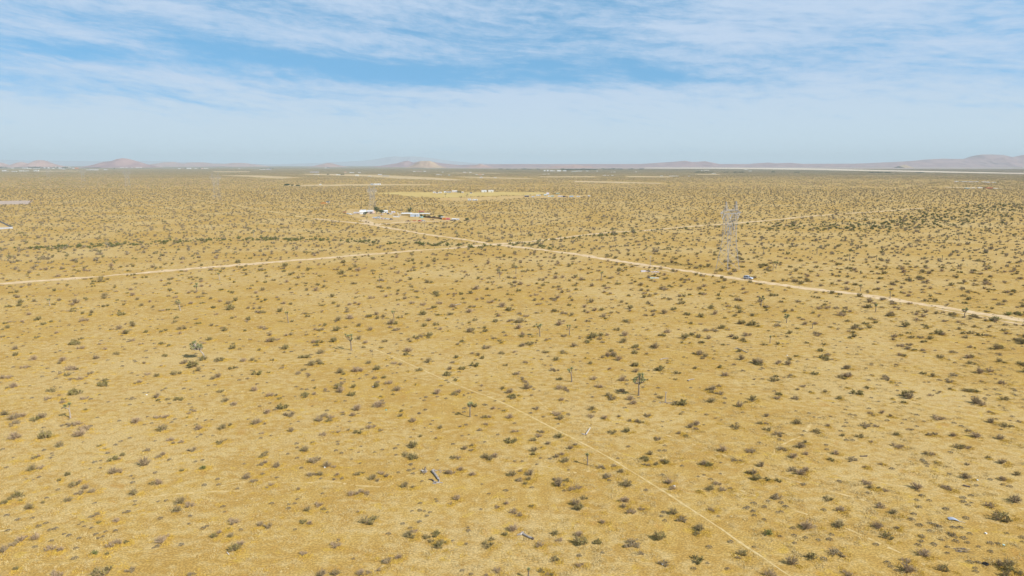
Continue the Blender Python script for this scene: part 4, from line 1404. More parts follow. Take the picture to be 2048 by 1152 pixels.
house(963, 973, 384.5, 4.2, 'white', 'white', 'left one of two long white barns by the golden field', 'barn', 12, 'long white barns')
house(976.5, 987, 384.5, 4.2, 'cream', 'white', 'right one of two long white barns, cream-coloured', 'barn', 12, 'long white barns')
house(741, 746, 370.5, 3.2, 'grey', 'grey', 'grey shed touching the long white building behind the ranch', 'shed', 6)
house(747.5, 761, 370.5, 3.4, 'white', 'white', 'long white building far behind the ranch', 'flat', 6)
house(639, 642, 370, 2.2, 'white', 'white', 'lone tiny white shed left of the long white building', 'shed', 4)
LG = 'buildings on the golden field'
for k, (x0, x1, yb, h, wl, rf, kd, lab) in enumerate([
        (866, 871, 386.5, 3.0, 'rose', 'pale', 'shed', 'pinkish shed at the left end of the field farmstead'),
        (872.5, 875.5, 387, 3.2, 'lilac', 'dark', 'shed', 'narrow dark and pale shed on the field farmstead'),
        (877, 883, 386.5, 2.6, 'white', 'white', 'flat', 'bright white trailer on the field farmstead'),
        (888, 892, 385.5, 2.8, 'white', 'pale', 'shed', 'small white hut in the middle of the field farmstead'),
        (893, 902, 385.5, 2.2, 'grey', 'lilac', 'flat', 'long grey trailer on the field farmstead'),
        (904, 914, 385, 3.8, 'rose', 'white', 'gable', 'white-roofed house of the field farmstead'),
        (923, 927, 386, 2.6, 'rose', 'pale', 'shed', 'pale pink hut right of the farmstead house'),
        (940, 944, 387, 2.4, 'white', 'dark', 'shed', 'tiny white hut at the right end of the field farmstead')]):
    house(x0, x1, yb, h, wl, rf, lab, kd, None, LG)
TG = 'trailers and sheds of the scrap lot'
for k, (x0, x1, yb, h, wl, rf, kd, lab) in enumerate([
        (1049, 1058, 394, 3.0, 'dark', 'white', 'flat', 'white-topped dark trailer at the left end of the scrap lot'),
        (1063.5, 1069, 394.5, 2.0, 'pale', 'grey', 'shed', 'low grey shed second from the left on the scrap lot'),
        (1072.5, 1081, 392.5, 2.8, 'pale', 'pale', 'flat', 'pale long trailer on the scrap lot'),
        (1088, 1092.5, 391, 2.8, 'teal', 'pale', 'shed', 'teal shed below the white stack on the scrap lot'),
        (1093, 1098, 390, 4.5, 'white', 'lilac', 'gable', 'tall white hut at the back of the scrap lot'),
        (1096, 1101, 394, 2.2, 'white', 'white', 'flat', 'bright white trailer in the middle of the scrap lot'),
        (1101.5, 1108, 394, 3.0, 'green', 'white', 'flat', 'pale greenish trailer on the scrap lot'),
        (1112, 1119, 388, 1.8, 'green', 'green', 'flat', 'greenish roof behind the scrap lot'),
        (1116, 1125, 394, 2.4, 'lilac', 'white', 'flat', 'lilac-white trailer on the scrap lot'),
        (1125.5, 1131, 394.5, 2.8, 'dark', 'dark', 'flat', 'dark container on the scrap lot'),
        (1131.5, 1135.5, 394.5, 2.0, 'brown', 'brown', 'shed', 'brown shed right of the dark container'),
        (1139, 1147, 394.3, 2.6, 'blue', 'teal', 'flat', 'bluish trailer on the scrap lot'),
        (1153.5, 1160, 394, 2.0, 'pale', 'grey', 'flat', 'grey trailer near the right end of the scrap lot'),
        (1176, 1180.5, 393.2, 2.4, 'white', 'white', 'flat', 'white trailer alone at the right end of the scrap lot')]):
    house(x0, x1, yb, h, wl, rf, lab, kd, None, TG)


def row(items, place, group):
    """small far buildings; the label tells colour, place and order along the row"""
    words = ['first', 'second', 'third', 'fourth', 'fifth', 'sixth', 'seventh', 'eighth', 'ninth', 'tenth', 'eleventh', 'twelfth', 'thirteenth', 'fourteenth', 'fifteenth', 'sixteenth']
    for k, (x0, x1, yb, h, wl, rf) in enumerate(sorted(items)):
        kd = 'flat' if (x1 - x0) > 9 else ('gable' if k % 2 else 'shed')
        lg = 'long ' if x1 - x0 > 9 else 'tiny '
        house(x0, x1, yb, h, wl, rf, f'{lg}{wl} house, {rf} roof, {words[k]} from left {place}', kd, None, group)


row([(4, 12, 342.8, 2.0, 'lilac', 'white'), (15, 16.5, 343, 1.2, 'white', 'white'), (23, 33, 343.8, 1.6, 'white', 'cream'), (38, 47, 342.8, 1.6, 'white', 'white'), (48.5, 52, 342.8, 1.2, 'white', 'white'),
     (53.5, 57, 342.3, 1.2, 'white', 'white'), (67, 77, 342.5, 2.0, 'white', 'white')], 'in the nearer left settlement row', 'left settlement, nearer row')
row([(0, 6, 336.8, 1.4, 'white', 'white'), (22, 27, 336.8, 1.2, 'cream', 'white'), (44.5, 55, 337, 1.8, 'white', 'white'), (54, 62, 337.8, 1.2, 'white', 'cream'), (67, 79, 338.3, 1.4, 'white', 'white'), (86, 91, 336.8, 2.0, 'pale', 'white'),
     (95.5, 99.5, 337, 2.4, 'white', 'white'), (104, 108, 337.6, 1.6, 'cream', 'white'), (117, 122.5, 337.6, 2.0, 'pale', 'white'), (123.5, 129, 338.8, 1.4, 'white', 'white'), (109, 113, 335.4, 1.8, 'rose', 'cream'), (135, 141, 335, 1.6, 'rose', 'cream'),
     (145, 149.5, 337.4, 1.4, 'white', 'pale'), (149.5, 156.5, 337.4, 1.9, 'orange', 'orange')], 'in the farther left settlement row', 'left settlement, farther row')
row([(178.5, 196, 340.6, 2.0, 'white', 'white'), (172.5, 177, 340.6, 1.2, 'pale', 'white'), (208, 214, 340.4, 1.6, 'lilac', 'pale'), (233, 238, 335, 1.3, 'white', 'white'), (240, 247, 335.8, .9, 'white', 'white'), (251, 255, 335.8, .9, 'white', 'white'), (262, 265, 335.8, .9, 'cream', 'white'),
     (271, 278, 335.8, 1.0, 'white', 'white'), (280, 284, 335.8, 1.0, 'white', 'white')], 'below the purple hill', 'houses below the purple hill')
row([(356, 361, 337.8, 1.4, 'white', 'pale'), (366, 370, 337.8, 1.4, 'rose', 'brown'), (373, 382, 337.8, 2.0, 'white', 'white'), (389, 393, 337.6, 1.2, 'white', 'white'), (402, 406, 337.8, 1.6, 'white', 'orange'), (408, 416, 337.6, 1.4, 'cream', 'white')], 'in the group below the pink hills', 'houses left of centre on the plain')
row([(418, 421, 332.4, 1.8, 'white', 'white'), (422, 432, 332.4, 1.3, 'white', 'white'), (519, 530, 339.6, 1.3, 'white', 'white'), (532, 542, 339.4, 1.8, 'lilac', 'grey'), (477, 480, 338, 1.0, 'white', 'white'), (649, 653, 336.6, 1.2, 'pale', 'white'), (654, 659, 336.6, 1.6, 'grey', 'dark')], 'along the left half of the horizon', 'lone houses along the left horizon')
row([(620, 637, 345.2, 1.8, 'lilac', 'grey'), (628, 638, 350, 1.8, 'cream', 'pale'), (672, 680, 350.6, 1.6, 'cream', 'white'), (688.5, 692, 345.8, 2.0, 'white', 'orange'), (699, 708, 345.8, 1.4, 'white', 'pale'), (716, 721, 345.8, 1.4, 'white', 'white'), (711, 717, 352, 2.6, 'white', 'cream'), (736, 742, 352.8, 1.0, 'white', 'white'),
     (756, 763, 350, 1.6, 'lilac', 'pale'), (765, 778, 352.6, 1.2, 'grey', 'blue')], 'along the bare strips above the ranch', 'houses along the bare strips')
row([(826, 831, 343.4, 1.2, 'white', 'white'), (833, 843, 343.4, 1.3, 'rose', 'white'), (847, 852, 343.4, 1.2, 'white', 'white'), (873, 879, 350, 1.4, 'white', 'white'), (881, 883.5, 350.4, 1.2, 'white', 'pale'), (883.5, 887, 345, 1.2, 'white', 'white'), (896.5, 900, 351, 1.4, 'teal', 'pale'), (926, 932, 345.4, 1.6, 'rose', 'white'), (939, 943, 345.4, 1.4, 'white', 'white'),
     (951, 956, 350, 1.2, 'white', 'white'), (957, 963, 350, 1.2, 'white', 'orange'), (964, 968, 350, 1.2, 'white', 'white'), (960, 965, 355.6, 1.6, 'lilac', 'white'), (988, 993, 356, 1.2, 'white', 'white')], 'below the small tan hill', 'houses below the tan hill')
row([(1087.5, 1091, 342.6, 2.2, 'white', 'white'), (1094, 1097, 342.8, 2.6, 'lilac', 'white'), (1100, 1105, 342.6, 1.8, 'white', 'white'), (1104.5, 1110, 342.6, 1.4, 'cream', 'white'), (1114, 1122, 342.8, 2.2, 'white', 'white'), (1126, 1133, 342.6, 1.8, 'pale', 'white'), (1143, 1152, 343.4, 1.2, 'green', 'pale'), (1152, 1164, 343, 1.6, 'white', 'white'), (1172, 1177, 342.8, 1.4, 'white', 'white'),
     (1193, 1196, 343, 1.4, 'white', 'white'), (1085, 1092, 349, 1.0, 'rose', 'cream'), (1096, 1099, 348.6, 1.2, 'cream', 'white')], 'in the white town before the orange hill', 'white town on the plain')
row([(1221.5, 1224, 344.8, 1.0, 'white', 'white'), (1227, 1231, 344.8, 1.2, 'white', 'white'), (1206, 1212, 351.6, 1.4, 'white', 'white'), (1215, 1218, 351.8, 1.0, 'rose', 'white'), (1223, 1227, 351.6, 1.4, 'white', 'white'), (1271, 1274, 344.6, 1.6, 'white', 'white')], 'right of the white town', 'houses right of the town')
row([(1402.5, 1405, 342, 1.4, 'white', 'white'), (1408, 1418, 341.6, 1.4, 'cream', 'white'), (1424, 1432, 347.6, 1.2, 'cream', 'white'), (1488, 1496, 340, 1.0, 'cream', 'white'), (1498, 1504, 342.8, 1.2, 'white', 'white'), (1339, 1357, 352.8, 1.3, 'white', 'cream'), (1321, 1326, 352.6, 1.2, 'white', 'white'), (1377, 1380, 352.8, 1.0, 'white', 'white')], 'before the white dry lake', 'sheds before the dry lake')
row([(1911, 1917, 363.6, 1.2, 'white', 'white'), (1924, 1935, 364, 1.2, 'white', 'white'), (1937, 1947, 364.2, 1.2, 'lilac', 'white'), (1951, 1958, 364.2, 1.3, 'blue', 'white'), (1965, 1972, 364.4, 1.2, 'white', 'white'), (1973, 1980, 365.2, 1.4, 'white', 'white'), (1985, 1992, 365.2, 1.2, 'white', 'white')], 'in the upper row at far right', 'upper row at far right')
row([(1931, 1940, 377.4, 1.8, 'teal', 'grey'), (1944, 1950, 376.6, 1.2, 'white', 'white'), (1957, 1964, 376.4, 1.8, 'white', 'white'), (1968, 1973, 376.8, 1.6, 'dark', 'dark'), (1974, 1986, 377, 1.7, 'red', 'red'), (1988, 1996, 377.2, 1.0, 'white', 'white')], 'in the lower row at far right', 'lower row at far right')

for x, yb, yt, w, lab in [
        (753, 428, 412, 10, 'tall dark ranch tree with a pointed top'), (763.5, 427.5, 419, 9, 'dark round ranch tree right of the tall one'), (819, 426.5, 414, 8.5, 'dense green ranch tree behind the carport'),
        (731, 430.5, 424, 7, 'low green ranch tree before the bright house'), (842.5, 434, 428.5, 4.5, 'green ranch shrub tree at the barn end'), (849.5, 435, 431, 3.5, 'small dark ranch tree right of the barn'),
        (858, 435.5, 431, 6, 'low wide tree in the dark ranch hedge row'), (868, 436, 432, 6, 'brownish tree in the middle of the ranch hedge row'), (881, 435, 429.5, 9, 'bright green tree behind the orange box trailer'), (934, 442, 436, 6, 'grey bushy tree at the right end of the ranch'),
        (574, 371.5, 367.5, 9, 'wide dark tree in the lone green group far left of the ranch'), (596, 372.5, 369.5, 7, 'right one of the lone green tree group'), (585, 372, 369, 5, 'middle one of the lone green tree group'), (916, 386, 382, 5, 'dark tree by the white-roofed farmstead house'), (921, 386, 382.5, 4, 'second dark tree by the farmstead house')]:
    yard_tree(x, yb, yt, w, lab)


def tree_row(xs, yb, hpx, w, place):
    words = ['first', 'second', 'third', 'fourth', 'fifth', 'sixth', 'seventh', 'eighth', 'ninth', 'tenth', 'eleventh', 'twelfth', 'thirteenth', 'fourteenth']
    for k, x in enumerate(xs):
        yard_tree(x, yb + rng.uniform(-.3, .3), yb - hpx * rng.uniform(.7, 1.2), w * rng.uniform(.8, 1.3), f'small dark tree, {words[k]} from left {place}', 'trees ' + place, True)


tree_row([2, 5.5, 12.5, 58, 65, 72, 77, 85, 93, 102, 108, 115, 126, 132], 337.2, 3.6, 5, 'in the left settlement')
tree_row([229, 371, 400, 524, 533, 540, 546], 338.6, 3, 3.5, 'among the far left houses')
tree_row([678, 683, 687, 656], 350.4, 3.2, 4, 'by the bare strips')
tree_row([1126, 1133, 1139, 1146, 1153, 1160, 1166, 1172, 1180, 1190], 341.0, 3.4, 8, 'in the white town')
tree_row([1002, 1016, 1030, 1048, 1060, 1076, 1208, 1216, 1226, 1240, 1262, 1283], 339.4, 2.2, 9, 'along the line left and right of the town')
tree_row([1392, 1398, 1406, 1414, 1422, 1452, 1470, 1482, 1546, 1594], 345.5, 2.2, 8, 'before the dry lake')
tree_row([1743, 1752, 1760, 1776, 1841], 346.0, 1.9, 9, 'under the white lake bed at right')
tree_row([1996], 365, 3.2, 4, 'by the upper row at far right')


# junk, vehicles and corral fence of the ranch
def car(x, yb, col, label, rz, long=4.6, tall=1.6):
    p = G(x, yb)
    root = empty('parked_car', p, rz, label, 'car', 'vehicles parked at the ranch')
    b = MB()
    k = long / 4.6
    extrude(b, [(-2.2 * k, .35), (-2.25 * k, .95), (1.0 * k, .98), (2.1 * k, .85), (2.2 * k, .4)], .9)
    extrude(b, [(-1.9 * k, .93), (-1.6 * k, tall), (.2 * k, tall), (.9 * k, .94)], .85, .7, 0, (.93, tall))
    b.build('body', paint(col), root)
    g = MB()
    for s in (-1, 1):
        g.face([(-1.55 * k, s * .86, 1.05), (.62 * k, s * .86, 1.05), (.15 * k, s * .76, tall - .12), (-1.45 * k, s * .76, tall - .12)])
    g.build('window', M_WINDOW, root)
    for xx in (-1.4 * k, 1.35 * k):
        for s in (-1, 1):
            w = MB()
            w.tube([(xx, s * .68, .34), (xx, s * .92, .34)], [.35, .35], 10)
            w.build('wheel', M_RUBBER, root)


for x, yb, c, l, a in [(749, 436.5, 'lilac', 'pale lilac van at the left end of the ranch vehicle row', .2), (753, 437, 'blue', 'bluish car second in the ranch vehicle row', 1.2), (760, 437, 'pale', 'pale car third in the ranch vehicle row', .4), (766, 438, 'rose', 'rose car fourth in the ranch vehicle row', .9),
                       (772, 438.5, 'grey', 'grey car fifth in the ranch vehicle row', .3), (777, 439, 'white', 'white car near the right end of the ranch vehicle row', .2), (782.5, 439.5, 'dark', 'dark car ending the ranch vehicle row', 1.1),
                       (777.5, 428.5, 'dark', 'dark pickup by the white ranch truck', .3), (782, 429, 'white', 'white ranch truck with a bluish cab', .2), (697, 428.5, 'pale', 'pale car at the left end of the ranch yard', .1), (702, 429.5, 'white', 'white car by the ranch entrance', 1.3),
                       (840, 443, 'red', 'red car outside the ranch corral', .1), (846.5, 442.5, 'grey', 'grey car outside the ranch corral', .3)]:
    car(x, yb, c, l, a)


def fence(pts, label, post=1.5, gap=2.6, mname='rose', rails=2, panel=False):
    P = [G(x, y) for x, y in pts]
    root = empty('fence', P[0], 0, label, 'fence')
    o = P[0]
    for a, c in zip(P, P[1:]):
        L = (c - a).length
        n = max(1, int(L / gap))
        n = min(n, 24)
        for i in range(n):
            q = a.lerp(c, i / n) - o
            k = MB()
            k.box((q.x, q.y, post / 2), (.16, .16, post))
            k.build('post', paint('brown'), root)
        b = MB()
        if panel:
            d = (c - a)
            b.box(tuple((a + c) / 2 - o + Vector((0, 0, post * .48))), (L, .08, post * .92), math.atan2(d.y, d.x))
            b.build('panel', paint(mname), root)
        else:
            for r in range(rails):
                z = post * (r + 1) / (rails + .15)
                b.tube([a - o + Vector((0, 0, z)), c - o + Vector((0, 0, z))], [.07, .07], 4)
            b.build('rail', paint(mname), root)


fence([(747, 440), (770, 441.5), (786, 442), (797, 442.5), (807, 443)], 'pipe corral fence along the front of the ranch', 1.7, 4)
fence([(786, 434.5), (799, 434.5), (801, 431)], 'pale board fence between the ranch yard and the carport', 1.5, 4, 'pale', 2, True)
fence([(846, 434.5), (862, 436.5), (880, 438), (884, 439)], 'dark solid fence along the ranch hedge row', 1.9, 6, 'brown', 2, True)
fence([(0, 402.3), (40, 401.5), (64, 401.5), (57, 408)], 'wire and post fence round the gravel enclosure', 1.6, 8, 'brown')
fence([(-8, 441), (10, 449), (26, 457), (-10, 459.3)], 'pale plank fence of the yard corner at the left edge', 1.7, 5, 'grey', 2, True)


def heap(name, x, yb, wpx, h, m, label, cat, seed, n=26):
    p = G(x, yb)
    w = wpx * px_m(p)
    rg = random.Random(seed)
    b = MB()
    for k in range(n):
        q = Vector((rg.gauss(0, w * .22), rg.gauss(0, w * .16), abs(rg.gauss(0, h * .4))))
        b.box((q.x, q.y, q.z + .1), (rg.uniform(.15, .35) * w * .6, rg.uniform(.1, .3) * w * .6, rg.uniform(.1, .35) * h), rg.uniform(0, 3))
    tag(b.build(name, m, None, p), label, cat)


heap('junk_pile', 817, 443, 11, 1.6, paint('brown'), 'brown heap of scrap in front of the ranch corral', 'scrap heap', 3)
heap('junk_pile', 829, 442.5, 8, 1.3, paint('red'), 'reddish heap of junk right of the brown one', 'scrap heap', 4)
heap('junk_pile', 764, 430.5, 10, 1.4, paint('rose'), 'pinkish pile of junk in the ranch yard', 'scrap heap', 5)
heap('junk_pile', 727, 433.5, 9, 1.2, paint('dark'), 'dark pile of scrap in front of the bright ranch house', 'scrap heap', 7)
heap('junk_pile', 757, 434, 9, 1.2, paint('grey'), 'grey pile of scrap behind the ranch vehicle row', 'scrap heap', 8)
heap('junk_pile', 791, 431, 10, 1.1, paint('brown'), 'brown scrap pile between the ranch trees and the carport', 'scrap heap', 9)
heap('junk_pile', 866, 440, 9, 1.2, paint('brown'), 'brown scrap pile below the ranch hedge row', 'scrap heap', 10)
heap('junk_pile', 905, 441.5, 9, 1.1, paint('dark'), 'dark scrap pile right of the pinkish red box trailer', 'scrap heap', 11)
heap('junk_pile', 705, 429, 8, 1.0, paint('grey'), 'grey pile of junk at the left of the ranch', 'scrap heap', 6)
b = MB()
p = G(647, 407)
w = 13 * px_m(p)
for k in range(60):
    an, r = rng.uniform(0, 6.28), math.sqrt(rng.random())
    leaf_quad(b, Vector((math.cos(an) * r * w * .5, math.sin(an) * r * 3, (1 - r) * 1.3 + .1)), 2.2, rng, 0)
tag(b.build('earth_pile', paint('orange'), None, p), 'long orange earth pile alone left of the ranch', 'earth pile')
b = MB()
p = G(843, 435.2)
b.tube([(0, 0, 0), (0, 0, 1.1)], [2.2, 2.2], 18)
tag(b.build('round_pool', paint('teal'), None, p), 'small teal round pool by the ranch barn', 'pool')
b = MB()
p = G(798.5, 432)
b.tube([(0, 0, 0), (-2.2, 1.5, 4.2)], [.28, .22], 6)
b.tube([(-2.2, 1.5, 4.2), (-2.9, 1.5, 4.0)], [.2, .15], 6)
tag(b.build('grain_auger', paint('white'), None, p), 'slanted white chute standing left of the carport', 'chute')
for x, yb, yt, lab in [(803, 433, 417, 'wooden utility pole at the left end of the carport'), (740, 428, 409, 'utility pole behind the pinkish ranch house'), (779, 425, 412, 'utility pole right of the ranch trees'), (1300.5, 532, 511, 'lone thin utility pole beside the diagonal road')]:
    p = G(x, yb)
    h = top_z(p, yt)
    root = empty('utility_pole', p, .3, lab, 'pole', 'wooden utility poles')
    b = MB()
    b.tube([(0, 0, -.2), (0, 0, h)], [.16, .11], 7)
    b.build('pole', M_WOOD, root)
    b = MB()
    b.box((0, 0, h - .6), (2.0, .12, .14))
    b.build('crossbar', M_WOOD, root)


# ------------------------------------------------------------------ dead wood and litter in the near grass
def P3(p, o, z=0.0):
    return Vector((p.x - o.x, p.y - o.y, z))


def wood(name, base, lines, mats, label, cat='dead wood'):
    b = MB()
    for pts, rad, mi in lines:
        b.tube([P3(G(x, y), base, z) for x, y, z in pts], rad, 7, mi)
    tag(b.build(name, mats, None, base), label, cat)


bs = G(872, 960)
wood('fallen_joshua_tree', bs, [([(876.5, 959, .14), (871, 951.5, .2), (865, 944.5, .26), (864.5, 943, .3)], [.24, .23, .22, .18], 0), ([(876, 959, .15), (878.5, 961, .2), (878, 966, .12)], [.16, .12, .09], 0),
                          ([(877, 958, .2), (880, 955, .5)], [.08, .04], 1), ([(868, 963.5, .1), (864, 960.5, .14), (858, 959.8, .16)], [.15, .15, .10], 1), ([(868, 964, .08), (873, 966, .1), (879, 966, .1), (886, 966.5, .1)], [.16, .17, .13, .07], 0),
                          ([(864.5, 944, .3), (868, 943, .5), (870, 945.5, .3)], [.15, .11, .06], 0), ([(866, 967, .05), (872, 968, .06)], [.16, .12], 0)],
     [M_WOOD, M_WOOD_DARK], 'grey fallen forked joshua trunk with broken dark limbs on the grass')
bs = G(849, 945)
rg = random.Random(5)
b = MB()
for k in range(46):
    an = rg.uniform(0, 6.28)
    q = Vector((math.cos(an) * rg.uniform(0, .65), math.sin(an) * rg.uniform(0, .65), rg.uniform(.05, .45)))
    e = q + Vector((rg.gauss(0, .3), rg.gauss(0, .3), rg.uniform(-.1, .3)))
    b.tube([q, e], [.075, .035], 4, 1 if k % 4 == 0 else 0)
b.tube([(.2, 0, 0), (.25, .1, 1.0)], [.06, .05], 5, 0)
b.tube([(.25, .1, 1.0), (.18, .1, 1.15)], [.12, .09], 5, 1)
tag(b.build('dead_branch_clump', [M_WOOD, M_WOOD_DARK], None, bs), 'clump of whitish dead branches beside the fallen trunk', 'dead wood')
b = MB()
for k in range(16):
    q = Vector((rg.uniform(-1.6, 1.8), rg.uniform(-.8, .9), .05))
    b.tube([q, q + Vector((rg.gauss(0, .35), rg.gauss(0, .2), .05))], [.06, .03], 4, 0)
tag(b.build('wood_splinters', [M_WOOD], None, G(884, 943)), 'pale wood splinters strewn right of the fallen trunk', 'dead wood')
bs = G(1048, 1072)
wood('broken_log', bs, [([(1045.5, 1068.5, .16), (1052, 1073, .17), (1058, 1076, .18), (1064, 1078.2, .18)], [.20, .17, .17, .20], 0), ([(1064, 1078.2, .18), (1067, 1079.5, .18)], [.21, .19], 1), ([(1046, 1067, .2), (1041, 1070, .12), (1034, 1070.5, .08)], [.24, .20, .08], 0)],
     [M_WOOD, M_WOOD_DARK], 'broken grey log with a dark charred end low in the grass')
bs = G(1172, 870)
wood('forked_dead_branch', bs, [([(1172, 869.8, .15), (1176, 864, .2), (1180.5, 857.5, .25)], [.15, .13, .11], 0), ([(1172, 870.5, .15), (1168, 869.5, .12), (1163.5, 868, .1)], [.13, .14, .1], 0), ([(1171, 868.5, .2), (1172.3, 871.2, .2)], [.12, .1], 1)],
     [mat('bleached_wood', (.68, .62, .54), .9, col2=(.45, .41, .38), scale=3), M_WOOD_DARK], 'pale V-shaped dead branch right beyond the footpath')
bs = G(1486, 704)
wood('fallen_branch', bs, [([(1474, 697, .2), (1484, 702, .25), (1494, 706, .2)], [.14, .14, .12], 0), ([(1474, 697, .2), (1468, 699, .4)], [.1, .05], 0), ([(1494, 706, .2), (1497, 705, .5)], [.1, .06], 1)], [M_WOOD, M_WOOD_DARK], 'long fallen joshua trunk beyond the tall joshua tree')
bs = G(914, 611)
wood('fallen_branch', bs, [([(905, 612, .2), (914, 610.5, .3), (922, 608.5, .2)], [.16, .14, .1], 0)], [M_WOOD, M_WOOD_DARK], 'pale fallen trunk lying far out in the middle of the field')
bs = G(1380, 761)
wood('fallen_branch', bs, [([(1375, 762, .15), (1381, 760, .2), (1389, 759, .15)], [.15, .12, .07], 0), ([(1375, 762, .15), (1378, 763, .2)], [.13, .1], 1)], [M_WOOD, M_WOOD_DARK], 'short pale dead branch right of the tall joshua tree')
bs = G(1325, 719.5)
wood('fallen_branch', bs, [([(1320, 720, .15), (1327, 718, .2), (1337, 717, .15)], [.13, .12, .07], 0)], [M_WOOD, M_WOOD_DARK], 'small pale fallen branch above the tall joshua tree')
bs = G(395, 716)
wood('fallen_branch', bs, [([(396, 717, .1), (403, 716, .15), (408, 717, .12)], [.14, .12, .1], 0)], [M_WOOD, M_WOOD_DARK], 'fallen limb lying at the foot of the leaning joshua tree')
b = MB()
for k in range(22):
    q = Vector((rg.uniform(-1.7, 1.9), rg.uniform(-.7, .7), .04))
    b.tube([q, q + Vector((rg.gauss(0, .4), rg.gauss(0, .25), rg.uniform(0, .15)))], [.07, .03], 4, 1 if k % 3 == 0 else 0)
tag(b.build('wood_splinters', [M_WOOD, M_WOOD_DARK], None, G(1331, 806)), 'broken bleached limbs round the foot of the standing dead trunk', 'dead wood')
b = MB()
for k in range(26):
    an = rg.gauss(-.5, .35)
    q = Vector((rg.uniform(-1.0, .6), rg.uniform(-.5, .6), rg.uniform(.03, .2)))
    L = rg.uniform(.4, 1.5)
    b.tube([q, q + Vector((math.cos(an) * L, math.sin(an) * L, rg.uniform(-.02, .2)))], [.03, .018], 4, 1 if k % 3 else 0)
tag(b.build('stick_heap', [M_WOOD, M_WOOD_DARK], None, G(1920, 1101)), 'heap of dead sticks on the grass at lower right', 'dead wood')
b = MB()
b.tube([(-.28, .32, .06), (.28, -.32, .07)], [.05, .05], 10)
tag(b.build('plastic_pipe', mat('white_plastic', (.85, .84, .86), .4), None, G(456, 1107)), 'short white plastic pipe below a shrub', 'pipe')
b = MB()                                                   # tyre: a ring with a hollow
for k in range(24):
    a0, a1 = 2 * math.pi * k / 24, 2 * math.pi * (k + 1) / 24
    prof = [(.21, .03), (.37, .0), (.42, .06), (.42, .19), (.37, .25), (.21, .22), (.25, .12)]
    for (r0, z0), (r1, z1) in zip(prof, prof[1:] + prof[:1]):
        b.face([(r0 * math.cos(a0), r0 * math.sin(a0), z0), (r0 * math.cos(a1), r0 * math.sin(a1), z0), (r1 * math.cos(a1), r1 * math.sin(a1), z1), (r1 * math.cos(a0), r1 * math.sin(a0), z1)])
tag(b.build('tyre', M_RUBBER, None, G(1971, 1129)), 'black car tyre lying flat on the dry grass', 'tyre')
b = MB()                                                   # bent sheet of scrap metal
n = 9
row_a, row_b = [], []
for k in range(n):
    t = k / (n - 1)
    row_a.append(Vector((-.75 + 1.5 * t, .30 - .55 * t + .28, .08 + .38 * math.sin(math.pi * (.18 + .80 * t)))))
    row_b.append(Vector((-.75 + 1.5 * t, .30 - .55 * t - .28, .05 + .24 * math.sin(math.pi * (.10 + .86 * t)))))
for k in range(n - 1):
    b.face([row_b[k], row_b[k + 1], row_a[k + 1], row_a[k]])
    dz = Vector((0, 0, -.02))
    b.face([row_a[k] + dz, row_a[k + 1] + dz, row_b[k + 1] + dz, row_b[k] + dz])
b.tube([(.7, -.3, .05), (1.5, -.75, .03)], [.03, .02], 5)
tag(b.build('metal_sheet', mat('scrap_metal', (.72, .74, .78), .38, .6), None, G(1907, 1041)), 'bent silver sheet of scrap metal glinting on the grass', 'scrap metal')
b = MB()
b.box((-.1, 0, .09), (1.3, .34, .10), -.02)
b.box((.45, .05, .16), (.6, .22, .08), .1)
tag(b.build('black_board', M_WOOD_DARK, None, G(1728, 913)), 'black board lying right of a shrub', 'board')
b = MB()
b.box((0, 0, .10), (1.15, .42, .12), -.55)
b.box((-.3, .2, .18), (.4, .3, .08), -.4)
tag(b.build('black_board', M_WOOD_DARK, None, G(1933, 973)), 'tilted black board on open grass at lower right', 'board')
b = MB()
b.box((-2.6, .2, .30), (2.8, 1.8, .6), .05, 0)
b.box((.1, .1, .35), (1.7, 1.4, .7), .2, 1)
b.box((-.9, -.3, .2), (2.0, 1.0, .35), -.2, 2)
for k in range(18):
    b.box((rg.uniform(1, 6.5), rg.uniform(-6, 1.5), .12), (rg.uniform(.3, 1.1), rg.uniform(.2, .8), .22), rg.uniform(0, 3), 2 if k % 2 else 0)
tag(b.build('dumped_boards', [paint('lilac'), paint('dark'), paint('rose')], None, G(1296, 543.5)), 'dumped mattress, black sheet and boards beside the diagonal road', 'rubbish')
b = MB()
b.box((-2.2, 0, .30), (.9, 1.0, .6), .1, 1)
b.box((-.7, 0, .25), (2.4, 1.4, .45), .05, 0)
b.box((1.8, .1, .16), (2.6, 1.0, .3), -.05, 2)
b.box((-.2, -.9, .12), (3.0, .5, .2), .1, 0)
tag(b.build('dumped_boards', [paint('green'), paint('dark'), paint('pale')], None, G(1306, 556.5)), 'second dump of pale and greenish boards in the scrub', 'rubbish')
LIT = mat('white_litter', (.85, .85, .83), .5)
for x, y, c, lab in [(293, 790, LIT, 'white scrap of litter left of the leaning joshua tree in open grass'), (649.5, 935.5, LIT, 'white scrap of litter under a shrub left of the fallen trunk'), (1324.5, 1129, LIT, 'white can under a low shrub near the bottom edge'), (1757, 1012, LIT, 'pair of white cans under a dry shrub'),
                     (1957, 874.5, LIT, 'white can under a shrub near the right edge'), (1955, 961, LIT, 'white flake of litter above the tilted black board'), (1971.5, 1067.5, LIT, 'white flake of litter on bare grass right of the metal sheet'), (2007, 1091, mat('mint_plastic', (.42, .62, .58), .5), 'pale mint plastic scrap near the right edge'),
                     (772, 820.5, mat('turquoise_plastic', (.10, .48, .44), .5), 'turquoise plastic piece below a shrub'), (1574, 711, LIT, 'white piece of litter below the faint track at right'), (1348.5, 973, LIT, 'white paper on a shrub right of the footpath'), (746, 773.5, LIT, 'white plastic bag scrap in open grass')]:
    b = MB()
    b.box((0, 0, .10), (.30, .24, .16), rng.uniform(0, 3))
    b.box((.16, .05, .06), (.18, .16, .08), rng.uniform(0, 3))
    tag(b.build('litter', c, None, G(x, y)), lab, 'litter', 'litter on the grass')


